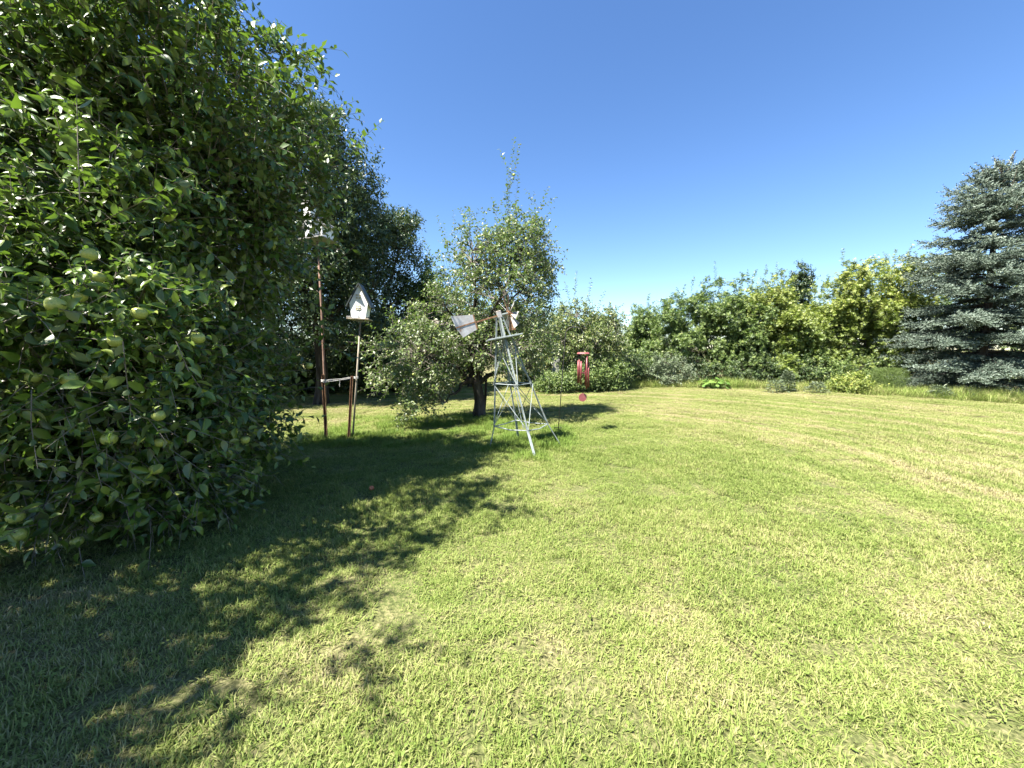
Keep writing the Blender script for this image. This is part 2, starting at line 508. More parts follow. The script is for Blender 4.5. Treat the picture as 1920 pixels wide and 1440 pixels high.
def scatter_object(name, label, cat, points, rots, scales, ids, coll):
    me = bpy.data.meshes.new(name)
    n = len(points)
    me.vertices.add(n)
    me.vertices.foreach_set('co', np.ascontiguousarray(points, dtype=np.float32).ravel())
    a = me.attributes.new('rot', 'FLOAT_VECTOR', 'POINT'); a.data.foreach_set('vector', np.ascontiguousarray(rots, dtype=np.float32).ravel())
    a = me.attributes.new('scl', 'FLOAT_VECTOR', 'POINT'); a.data.foreach_set('vector', np.ascontiguousarray(scales, dtype=np.float32).ravel())
    a = me.attributes.new('vid', 'INT', 'POINT'); a.data.foreach_set('value', np.ascontiguousarray(ids, dtype=np.int32))
    o = link(bpy.data.objects.new(name, me))
    ng = bpy.data.node_groups.new(name + '_nodes', 'GeometryNodeTree')
    ng.interface.new_socket('Geometry', in_out='INPUT', socket_type='NodeSocketGeometry')
    ng.interface.new_socket('Geometry', in_out='OUTPUT', socket_type='NodeSocketGeometry')
    gi = ng.nodes.new('NodeGroupInput'); go = ng.nodes.new('NodeGroupOutput')
    iop = ng.nodes.new('GeometryNodeInstanceOnPoints')
    ci = ng.nodes.new('GeometryNodeCollectionInfo')
    ci.inputs['Collection'].default_value = coll
    ci.inputs['Separate Children'].default_value = True
    ci.inputs['Reset Children'].default_value = True
    iop.inputs['Pick Instance'].default_value = True
    def attr(nm, typ):
        x = ng.nodes.new('GeometryNodeInputNamedAttribute'); x.data_type = typ
        x.inputs['Name'].default_value = nm
        return next(s for s in x.outputs if s.enabled and s.name == 'Attribute')
    l = ng.links
    l.new(gi.outputs[0], iop.inputs['Points'])
    l.new(ci.outputs[0], iop.inputs['Instance'])
    l.new(attr('vid', 'INT'), iop.inputs['Instance Index'])
    l.new(attr('rot', 'FLOAT_VECTOR'), iop.inputs['Rotation'])
    l.new(attr('scl', 'FLOAT_VECTOR'), iop.inputs['Scale'])
    l.new(iop.outputs[0], go.inputs[0])
    md = o.modifiers.new('scatter', 'NODES')
    md.node_group = ng
    return tag(o, label, cat, kind='stuff')

def build_lawn():
    rng = np.random.default_rng(11)
    coll = bpy.data.collections.new('grass_patches')
    for i in range(7):
        V, F, t = blade_mesh(rng, 2900, 0.30, 0.018, 0.062, 0.0020, 0.0058, (0.35, 1.7), 1.3, weeds=40 if i < 5 else 110)
        coll.objects.link(bpy.data.objects.new('grass_patch', mesh_np('grass_patch', V, F, M['blade'], {'tint': t})))
    pts = []
    step = 0.42
    for y in np.arange(0.6, 21.0, step):
        lim = 2.2 + 1.55 * y
        for x in np.arange(-min(lim, 11), min(lim, 20), step):
            pts.append((x + rng.uniform(-0.12, 0.12), y + rng.uniform(-0.12, 0.12)))
    p = np.array(pts)
    n = len(p)
    P = np.stack([p[:, 0], p[:, 1], gz(p[:, 0], p[:, 1]) - 0.002], 1)
    R = np.stack([rng.normal(0, 0.03, n), rng.normal(0, 0.03, n), rng.uniform(0, 2 * PI, n)], 1)
    hs = 0.75 + 0.35 * np.sin(p[:, 0] * 1.3 + p[:, 1] * 0.8) * np.sin(p[:, 1] * 1.9 - p[:, 0] * 0.6)
    S = np.stack([np.ones(n), np.ones(n), np.clip(hs + rng.uniform(-0.15, 0.15, n), 0.45, 1.2)], 1)
    scatter_object('lawn_grass', 'short mown lawn grass, green with dry straw patches', 'grass', P, R, S, rng.integers(0, 7, n), coll)
build_lawn()

# ------------------------------------------------------------------ foliage machinery
def _leaf(kind):
    if kind == 'near':
        ts = [0.25, 0.52, 0.80]; hw = [0.19, 0.235, 0.13]
        v = [(0, 0, 0)]
        for t in ts: v.append((t, 0, -0.24 * t * t))
        v.append((1.0, 0, -0.30))
        for t, h in zip(ts, hw): v.append((t, h, 0.60 * h - 0.24 * t * t + 0.03))
        for t, h in zip(ts, hw): v.append((t, -h, 0.50 * h - 0.24 * t * t - 0.03))
        f = [(0, 1, 5), (1, 2, 6), (1, 6, 5), (2, 3, 7), (2, 7, 6), (3, 4, 7),
             (0, 8, 1), (1, 9, 2), (1, 8, 9), (2, 10, 3), (2, 9, 10), (3, 10, 4)]
    elif kind == 'mid':
        v = [(0, 0, 0), (0.5, 0, -0.06), (1, 0, -0.2), (0.48, 0.27, 0.04), (0.48, -0.27, 0.04)]
        f = [(0, 1, 3), (1, 2, 3), (0, 4, 1), (1, 4, 2)]
    elif kind == 'far':
        v = [(0, 0, 0), (0.45, -0.27, 0.06), (1, 0, -0.1), (0.45, 0.27, 0.06)]
        f = [(0, 1, 2), (0, 2, 3)]
    elif kind == 'trio':                                      # compound leaf, three leaflets
        v = [(0, 0, 0), (0.55, -0.2, 0.04), (1, 0, -0.1), (0.55, 0.2, 0.04), (0.2, 0.42, 0.02), (0.72, 0.5, -0.06), (0.2, -0.42, 0.02), (0.72, -0.5, -0.06)]
        f = [(0, 1, 2), (0, 2, 3), (0, 5, 4), (0, 6, 7)]
    elif kind == 'shoot':                                     # spruce shoot with needles all round
        v, f = [], []
        r = random.Random(3)
        for k in range(9):
            t = 0.02 + 0.93 * k / 9.0
            an = k * 2.4
            dy, dz = math.cos(an), math.sin(an) * 0.9 + 0.25
            ln = 0.20 * (1 - 0.3 * t)
            b = (t, dy * 0.012, dz * 0.012)
            tip = (t + ln * 0.75, dy * ln, dz * ln)
            i = len(v)
            wx = 0.055
            v += [(b[0] - wx, b[1] - dz * wx, b[2] + dy * wx), (b[0] + wx, b[1] + dz * wx, b[2] - dy * wx), tip]
            f.append((i, i + 1, i + 2))
    return np.array(v, dtype=np.float64), np.array(f, dtype=np.int64)
LEAF = {k: _leaf(k) for k in ('near', 'mid', 'far', 'trio', 'shoot')}

def unit(a):
    return a / np.maximum(np.linalg.norm(a, axis=-1, keepdims=True), 1e-9)

def place_leaves(kind, pos, dirs, nors, size, width, curl):
    T, F = LEAF[kind]
    X = unit(dirs)
    Y = unit(np.cross(nors, X))
    Z = np.cross(X, Y)
    sx = (T[None, :, 0] * size[:, None])[..., None] * X[:, None, :]
    sy = (T[None, :, 1] * (size * width)[:, None])[..., None] * Y[:, None, :]
    sz = (T[None, :, 2] * (size * curl)[:, None])[..., None] * Z[:, None, :]
    V = pos[:, None, :] + sx + sy + sz
    idx = (np.arange(len(pos)) * len(T))[:, None, None] + F[None]
    return V.reshape(-1, 3), idx.reshape(-1, 3), len(T)

def tubes(P, R, sides):
    """P (n,k,3) polylines of equal length, R (n,k) radii"""
    n, k, _ = P.shape
    Tn = np.zeros_like(P)
    Tn[:, 1:-1] = P[:, 2:] - P[:, :-2]
    Tn[:, 0] = P[:, 1] - P[:, 0]
    Tn[:, -1] = P[:, -1] - P[:, -2]
    Tn = unit(Tn)
    main = unit(P[:, -1] - P[:, 0])
    ref = np.where(np.abs(main[:, 2:3]) < 0.85, np.array([[0, 0, 1.0]]), np.array([[1.0, 0, 0]]))[:, None, :]
    A = unit(np.cross(Tn, np.broadcast_to(ref, Tn.shape)))
    B = np.cross(Tn, A)
    an = np.arange(sides) * 2 * PI / sides
    V = P[:, :, None, :] + R[:, :, None, None] * (A[:, :, None, :] * np.cos(an)[None, None, :, None] + B[:, :, None, :] * np.sin(an)[None, None, :, None])
    V = V.reshape(-1, 3)
    i0 = (np.arange(n) * k * sides)[:, None, None] + (np.arange(k - 1) * sides)[None, :, None]
    s = np.arange(sides)[None, None, :]
    s2 = (s + 1) % sides
    a = (i0 + s).ravel(); b = (i0 + s2).ravel(); c = (i0 + sides + s2).ravel(); d = (i0 + sides + s).ravel()
    F = np.concatenate([np.stack([a, b, c], 1), np.stack([a, c, d], 1)])
    return V, F

def join(parts):
    vs_, fs, off = [], [], 0
    for v, f in parts:
        if len(v) == 0: continue
        vs_.append(v); fs.append(f + off); off += len(v)
    return np.concatenate(vs_), np.concatenate(fs)

def lobe_samples(rng, lobes, n, shell, bump):
    w = np.array([l[6] if len(l) > 6 else (l[3] * l[4] * l[5]) ** (2 / 3) for l in lobes]); w = w / w.sum()
    k = rng.choice(len(lobes), n, p=w)
    L = np.array([l[:6] for l in lobes])[k]
    d = unit(rng.normal(size=(n, 3)))
    ph = rng.uniform(0, 6.28, (len(lobes), 6))[k]
    bumpf = 1 + bump * (np.sin(3.1 * d[:, 0] + ph[:, 0]) * np.sin(2.7 * d[:, 1] + ph[:, 1]) + 0.7 * np.sin(5.3 * d[:, 2] + ph[:, 2] + 4 * d[:, 0]) + 0.6 * np.sin(7.1 * d[:, 1] + ph[:, 3] + 5 * d[:, 2]))
    r = shell + (1 - shell) * rng.uniform(0, 1, n) ** 0.7
    p = L[:, :3] + d * L[:, 3:6] * (r * bumpf)[:, None]
    out = unit(d / L[:, 3:6])
    return p, out

def make_foliage(rng, lobes, ncl, twigs, tlen, nleaf, lsize, kind, shell=0.6, bump=0.14, up=0.35, outw=0.7, rnd=0.6, droop=-0.12, zmin=0.1, extra=(), flat=0.55):
    """clusters of leafy twigs through the crown; returns dict of arrays"""
    cl, out = lobe_samples(rng, lobes, ncl, shell, bump)
    ok = cl[:, 2] > zmin
    cl, out = cl[ok], out[ok]
    n = len(cl)
    S = np.repeat(cl, twigs, 0) + rng.normal(0, 0.05, (n * twigs, 3))
    D = unit(np.repeat(out, twigs, 0) * outw + np.array([0, 0, up]) + rng.normal(0, rnd, (n * twigs, 3)))
    Lg = rng.uniform(tlen[0], tlen[1], n * twigs)
    G = np.tile(np.array([0, 0, droop]), (n * twigs, 1)) + rng.normal(0, 0.08, (n * twigs, 3))
    if len(extra):
        E = np.array(extra, dtype=float)                       # x,y,z,dx,dy,dz,len
        S = np.concatenate([S, E[:, :3]]); D = np.concatenate([D, unit(E[:, 3:6])]); Lg = np.concatenate([Lg, E[:, 6]])
        G = np.concatenate([G, np.tile([0, 0, 0.05], (len(E), 1)) + rng.normal(0, 0.06, (len(E), 3))])
    tt = np.linspace(0, 1, 3)
    TP = S[:, None] + D[:, None] * (Lg[:, None] * tt)[..., None] + G[:, None] * (Lg[:, None] * tt ** 2)[..., None]
    # leaves along each twig
    m = len(S)
    cnt = np.full(m, nleaf)
    if len(extra): cnt[-len(extra):] = np.maximum(4, (Lg[-len(extra):] / 0.032)).astype(int)
    ti = np.repeat(np.arange(m), cnt)
    first = np.concatenate([[0], np.cumsum(cnt)[:-1]])
    k = np.arange(len(ti)) - np.repeat(first, cnt)
    t = (k + rng.uniform(0.2, 1.0, len(ti))) / np.repeat(cnt, cnt)
    pos = S[ti] + D[ti] * (Lg[ti] * t)[:, None] + G[ti] * (Lg[ti] * t * t)[:, None]
    tan = unit(D[ti] + 2 * G[ti] * t[:, None])
    ref = np.where(np.abs(tan[:, 2:3]) < 0.8, np.array([[0, 0, 1.0]]), np.array([[1.0, 0, 0]]))
    A = unit(np.cross(tan, ref)); B = np.cross(tan, A)
    an = k * 2.39996 + ti * 1.7
    rad = A * np.cos(an)[:, None] + B * np.sin(an)[:, None]
    ld = unit(tan * 0.55 + rad * 0.85 + np.array([0, 0, -0.12]) + rng.normal(0, 0.22, (len(ti), 3)))
    nor = np.array([0, 0, flat]) + tan * 0.35 - ld * 0.1 + rng.normal(0, 0.42, (len(ti), 3))
    sz = rng.uniform(lsize[0], lsize[1], len(ti)) * (1 - 0.25 * (t > 0.85))
    keep = (pos[:, 2] + ld[:, 2] * sz) > 0.03
    tint = np.clip(rng.beta(2.0, 2.4, len(ti)) + 0.22 * (t > 0.8), 0, 1)  # leaves near twig ends tinted lighter, sunlight on the tips put into the colour
    return dict(cl=cl, twigP=TP, pos=pos[keep], ld=ld[keep], nor=nor[keep], sz=sz[keep], tint=tint[keep], w=rng.uniform(0.85, 1.15, keep.sum()), curl=rng.uniform(0.3, 1.5, keep.sum()), kind=kind)

def bez(p0, p1, p2, n):
    t = np.linspace(0, 1, n)[:, None]
    return (1 - t) ** 2 * p0 + 2 * t * (1 - t) * p1 + t ** 2 * p2

def make_limbs(rng, base, fork, trunk_r, targets, trunk_pts=None, wob=0.05):
    """trunk up to the fork, limbs curving from it to the targets; returns (mesh, sample points)"""
    base = np.array(base, float); fork = np.array(fork, float)
    k = 7
    t = np.linspace(0, 1, k)
    tr = base + (fork - base) * t[:, None] + np.stack([np.sin(t * 4) * wob, np.cos(t * 3.3) * wob - wob, 0 * t], 1)
    rr = trunk_r * (1.0 - 0.28 * t); rr[0] *= 1.35; rr[1] *= 1.08
    tr[0, 2] -= 0.06
    parts = [tubes(tr[None], rr[None], 12)]
    samples = []; sr = []
    for T in targets:
        T = np.array(T, float)
        h = rng.uniform(0.62, 0.98)
        s = tr[0] + (tr[-1] - tr[0]) * h
        mid = s + (T - s) * 0.45 + np.array([0, 0, 0.22 * np.linalg.norm(T - s)]) + rng.normal(0, 0.1, 3)
        c = bez(s, mid, T, 9)
        c[1:-1] += rng.normal(0, 0.03, (7, 3))
        r = trunk_r * 0.5 * np.linspace(1, 0.16, 9)
        parts.append(tubes(c[None], r[None], 7))
        samples.append(c[2:]); sr.append(r[2:])
    return join(parts), np.concatenate(samples), np.concatenate(sr)

def connect(rng, cl, samples, sr, limit=None):
    """thin branches from each cluster to the closest limb"""
    if limit and len(cl) > limit:
        cl = cl[rng.choice(len(cl), limit, replace=False)]
    d = np.linalg.norm(cl[:, None] - samples[None], axis=2) + 0.35 * np.maximum(0, samples[None, :, 2] - cl[:, None, 2])
    j = d.argmin(1)
    a = samples[j]
    mid = (a + cl) / 2 + np.array([0, 0, 0.1]) + rng.normal(0, 0.06, cl.shape)
    t = np.linspace(0, 1, 5)[None, :, None]
    P = (1 - t) ** 2 * a[:, None] + 2 * t * (1 - t) * mid[:, None] + t ** 2 * cl[:, None]
    r0 = np.minimum(sr[j] * 0.6, 0.02)
    R = r0[:, None] * np.linspace(1, 0.28, 5)[None]
    return tubes(P, np.maximum(R, 0.003), 4)

def farthest(rng, pts, n):
    idx = [int(rng.integers(len(pts)))]
    d = np.linalg.norm(pts - pts[idx[0]], axis=1)
    for _ in range(n - 1):
        i = int(d.argmax()); idx.append(i)
        d = np.minimum(d, np.linalg.norm(pts - pts[i], axis=1))
    return pts[idx]

def tree(name, label, cat, seed, base, fork, trunk_r, lobes, mat, ncl, twigs, tlen, nleaf, lsize, kind, nlimb=9, group=None, twig_r=0.0, bark='bark', twig_mat='twig', branch_limit=400, root_only=False, pull=0.8, **kw):
    rng = np.random.default_rng(seed)
    base = np.array(base, float); fork = np.array(fork, float)
    f = make_foliage(rng, lobes, ncl, twigs, tlen, nleaf, lsize, kind, **kw)
    o = thing(name, label, cat, base, group)
    tg = farthest(rng, f['cl'], nlimb)
    tg = fork + (tg - fork) * pull
    tg[:, 2] = np.maximum(tg[:, 2], 0.25)
    (v, fc), smp, sr = make_limbs(rng, base, fork, trunk_r, tg)
    obj_np('trunk', v, fc, M[bark], o, smooth=True, origin=base)
    bp = [connect(rng, f['cl'], smp, sr, branch_limit)]
    if twig_r > 0:
        R = np.tile(twig_r * np.array([1.0, 0.75, 0.4]), (len(f['twigP']), 1))
        bp.append(tubes(f['twigP'], R, 3))
    v, fc = join(bp)
    tag(obj_np('branchwork', v, fc, M[twig_mat], o, smooth=True, origin=base), kind='stuff')
    return o, f, rng, base

def crown(o, f, mat, base, mask=None, smooth=False):
    m = np.ones(len(f['pos']), bool) if mask is None else mask
    V, F, k = place_leaves(f['kind'], f['pos'][m], f['ld'][m], f['nor'][m], f['sz'][m], f['w'][m], f['curl'][m])
    c = obj_np('crown', V, F, M[mat], o, attrs={'tint': np.repeat(f['tint'][m], k)}, smooth=smooth, origin=base)
    tag(c, kind='stuff')
    return c

def lobe(px, py, Y, rpx, rpy, ry=None, w=None):
    c = at(px, py, Y)
    k = Y / FPX
    l = [c.x, c.y, c.z, rpx * k, ry if ry else rpx * k, rpy * k]
    return tuple(l + ([w] if w else []))

# ------------------------------------------------------------------ the big apple tree on the left
def big_apple():
    base = np.array([-4.9, 4.2, 0.0])
    lobes = [(-4.8, 4.0, 2.8, 2.1, 1.35, 2.4, 3.1),
             (-3.62, 4.1, 4.25, 1.35, 0.95, 1.25, 2.2),
             (-3.4, 4.25, 2.5, 1.05, 1.0, 1.2, 2.1),
             (-3.35, 3.75, 0.95, 0.95, 1.15, 0.85, 1.7),
             (-3.35, 2.85, 1.45, 1.05, 0.85, 0.95, 2.1),
             (-3.5, 3.0, 0.72, 1.1, 0.75, 0.66, 1.5),
             (-4.5, 3.7, 3.9, 1.3, 1.1, 1.5, 2.0),
             (-3.35, 3.9, 3.2, 0.95, 0.9, 1.15, 1.5),
             (-3.55, 3.35, 2.2, 1.0, 0.8, 0.9, 1.3),
             (-2.38, 4.5, 3.2, 0.22, 0.3, 0.38, 0.2),
             (-5.5, 3.4, 3.0, 1.9, 1.6, 2.2, 1.0)]
    extra = []
    def spr(px0, py0, px1, py1, Y, dy=0.0):
        a = at(px0, py0, Y); b = at(px1, py1, Y + dy)
        d = b - a
        extra.append((*a, *d, d.length))
    spr(620, 300, 728, 240, 4.3); spr(610, 310, 690, 275, 4.3)
    spr(505, 190, 545, 80, 4.2); spr(495, 230, 530, 150, 4.2)
    spr(440, 60, 495, 35, 4.2); spr(600, 520, 660, 460, 4.2)
    spr(560, 620, 690, 690, 4.6); spr(590, 610, 650, 625, 4.5); spr(570, 560, 625, 590, 4.2)
    spr(420, 850, 487, 872, 3.3); spr(430, 830, 470, 885, 3.3)
    spr(150, 380, 140, 130, 2.1); spr(160, 350, 150, 270, 2.2)
    spr(330, 640, 370, 760, 2.2); spr(230, 640, 245, 790, 2.1); spr(590, 470, 600, 440, 4.0)
    spr(560, 450, 615, 470, 3.9); spr(575, 480, 630, 455, 3.9)
    spr(565, 360, 612, 362, 4.6); spr(585, 410, 632, 400, 4.6); spr(560, 445, 625, 440, 4.5); spr(590, 420, 600, 380, 4.6); spr(600, 440, 612, 395, 4.6)
    spr(575, 400, 615, 420, 4.6); spr(570, 430, 618, 425, 4.6); spr(580, 380, 620, 385, 4.7); spr(560, 410, 600, 440, 4.5); spr(590, 360, 612, 350, 4.8); spr(570, 390, 596, 372, 4.6)
    spr(300, 540, 420, 560, 2.6); spr(180, 420, 380, 330, 2.5); spr(300, 330, 420, 380, 2.9); spr(40, 560, 160, 600, 2.0)
    o, f, rng, base = tree('apple_tree', 'large leafy apple tree filling the left edge, branches sweeping to the ground', 'tree', 5, base, base + np.array([0.1, 0.1, 1.0]), 0.17, lobes,
                           'apple_leaf', 1950, 6, (0.2, 0.55), 8, (0.060, 0.116), 'near', nlimb=16, twig_r=0.0034, pull=0.5, shell=0.42, bump=0.17, up=0.28, outw=0.75, droop=-0.22, zmin=0.22, extra=extra, branch_limit=900, flat=0.6)
    # the leaves that show largest are single objects
    rel = f['pos'] - np.array([0, 0, CAM_Z])
    cy, sy = math.cos(PITCH), math.sin(PITCH)
    dep = rel[:, 1] * cy - rel[:, 2] * sy
    u = 960 + FPX * rel[:, 0] / np.maximum(dep, 0.1)
    v = 720 - FPX * (rel[:, 1] * sy + rel[:, 2] * cy) / np.maximum(dep, 0.1)
    inside = (dep > 0.5) & (u > -10) & (u < 760) & (v > -10) & (v < 1150)
    tile = (np.floor(u / 22).astype(int) * 1000 + np.floor(v / 22).astype(int))
    cand = np.where(inside)[0]
    cand = cand[np.argsort(dep[cand])]
    _, fi = np.unique(tile[cand], return_index=True)
    front = cand[fi]
    front = front[np.argsort(-f['sz'][front] / dep[front])][:300]
    mask = np.ones(len(f['pos']), bool); mask[front] = False
    # nothing may hang right in front of the lens
    mask &= np.linalg.norm(rel, axis=1) > 1.2
    close = inside & (dep < 3.3)
    pm = mask & close
    V1, F1, k1 = place_leaves('near', f['pos'][pm], f['ld'][pm], f['nor'][pm], f['sz'][pm], f['w'][pm], f['curl'][pm])
    pn = mask & ~close
    V2, F2, k2 = place_leaves('mid', f['pos'][pn], f['ld'][pn], f['nor'][pn], f['sz'][pn], f['w'][pn], f['curl'][pn])
    V, F = join([(V1, F1), (V2, F2)])
    tag(obj_np('crown', V, F, M['apple_leaf'], o, attrs={'tint': np.concatenate([np.repeat(f['tint'][pm], k1), np.repeat(f['tint'][pn], k2)])}, smooth=True, origin=base), kind='stuff')
    T, F = LEAF['near']
    variants = []
    for i in range(8):
        tv = T.copy(); tv[:, 2] *= [0.3, 0.6, 0.9, 1.2, 1.5, 0.7, 1.0, 0.45][i]; tv[:, 1] *= [0.9, 1, 1.1, 1, 0.95, 1.12, 0.88, 1.05][i]
        variants.append(mesh_np('leaf', tv, F, M['apple_leaf'], {'tint': np.full(len(tv), [0.15, 0.3, 0.42, 0.55, 0.68, 0.8, 0.35, 0.92][i])}, True))
    for j in front:
        X = unit(f['ld'][j]); Yv = unit(np.cross(f['nor'][j], X)); Z = np.cross(X, Yv)
        s = f['sz'][j]
        me = Matrix.Identity(4)
        for r in range(3):
            me[r][0], me[r][1], me[r][2], me[r][3] = X[r] * s, Yv[r] * s, Z[r] * s, f['pos'][j][r] - base[r]
        lo = bpy.data.objects.new('leaf', variants[int(rng.integers(8))])
        C.objects.link(lo); lo.parent = o; lo.matrix_local = me
    # apples
    def apple_mesh():
        bm = bmesh.new()
        prof = [(0.0, 0.36), (0.10, 0.40), (0.26, 0.465), (0.42, 0.40), (0.52, 0.22), (0.535, 0.0), (0.47, -0.22), (0.34, -0.39), (0.2, -0.44), (0.09, -0.42), (0.0, -0.38)]
        n = 16
        rings = []
        for r, z in prof:
            rings.append([bm.verts.new((0, 0, z))] if r == 0 else [bm.verts.new((r * math.cos(2 * PI * k / n) * (1 + 0.03 * math.cos(5 * 2 * PI * k / n)), r * math.sin(2 * PI * k / n), z)) for k in range(n)])
        for a, b in zip(rings, rings[1:]):
            for k in range(n):
                k2 = (k + 1) % n
                if len(a) == 1: bm.faces.new((a[0], b[k], b[k2]))
                elif len(b) == 1: bm.faces.new((a[k], b[0], a[k2]))
                else: bm.faces.new((a[k], b[k], b[k2], a[k2]))
        me = bpy.data.meshes.new('apple')
        bmesh.ops.recalc_face_normals(bm, faces=bm.faces)
        bm.to_mesh(me); bm.free()
        for p in me.polygons: p.use_smooth = True
        me.materials.append(M['apple'])
        return me
    am = apple_mesh()
    bm = bmesh.new(); bm_tube(bm, [(0, 0, 0.34), (0.02, 0.01, 0.6), (0.06, 0.02, 0.85)], [0.04, 0.03, 0.035], 6)
    sm = bpy.data.meshes.new('stem'); bm.to_mesh(sm); bm.free(); sm.materials.append(M['twig'])
    spots = [(168, 478, 2.05), (184, 520, 2.1), (103, 572, 1.95), (202, 708, 1.75), (372, 634, 2.25), (215, 640, 2.1), (262, 588, 2.2), (150, 556, 2.1), (250, 525, 2.35),
             (298, 780, 2.35), (204, 824, 2.25), (300, 830, 2.5), (293, 880, 2.5), (145, 1015, 2.2), (30, 970, 2.0), (182, 970, 2.3), (580, 686, 4.1), (62, 708, 2.0), (130, 712, 2.1), (460, 825, 3.1), (35, 1003, 2.05)]
    for k, (px, py, Y) in enumerate(spots):
        near = np.where((np.abs(u - px) < 20) & (np.abs(v - py) < 16) & (dep > 1.0))[0]
        ds = np.sort(f['pos'][near, 1])
        if len(ds) > 3: Y = float(ds[(0, 1, 2)[k % 3]]) + 0.01       # tucked between the outermost leaves
        p = at(px, py, Y)
        a = bpy.data.objects.new('apple', am); C.objects.link(a); a.parent = o
        s = (0.072, 0.066, 0.076, 0.062)[k % 4]
        a.location = p - Vector(base); a.scale = (s, s, s)
        a.rotation_euler = (rng.uniform(-0.5, 0.5), rng.uniform(-0.5, 0.5), rng.uniform(0, 6))
        a['label'] = 'pale green apple hanging among the leaves'
        st = bpy.data.objects.new('stem', sm); C.objects.link(st); st.parent = a
    return am, sm
APPLE_MESH, STEM_MESH = big_apple()

# its neighbour stands just outside the picture on the left; only its shade falls into view
def near_apple():
    base = np.array([-4.7, -0.35, 0.0])
    lobes = [(-4.32, 0.25, 3.4, 1.1, 1.15, 0.85, 2.6), (-3.75, 0.4, 4.4, 0.75, 1.25, 0.5, 0.5), (-2.88, 2.5, 4.7, 0.6, 0.95, 0.35, 0.5), (-3.3, 1.3, 4.7, 0.4, 0.5, 0.3, 0.12), (-5.1, -0.5, 3.6, 1.4, 1.6, 1.3, 1.0)]
    o, f, rng, base = tree('apple_tree', 'apple tree just outside the left edge whose shade dapples the near lawn', 'tree', 15, base, base + np.array([0.15, 0.1, 1.3]), 0.15, lobes,
                           'apple_leaf', 470, 4, (0.22, 0.5), 8, (0.075, 0.12), 'far', nlimb=10, twig_r=0.003, shell=0.35, bump=0.3, up=0.25, droop=-0.2, branch_limit=400, pull=0.85)
    crown(o, f, 'apple_leaf', base)
near_apple()

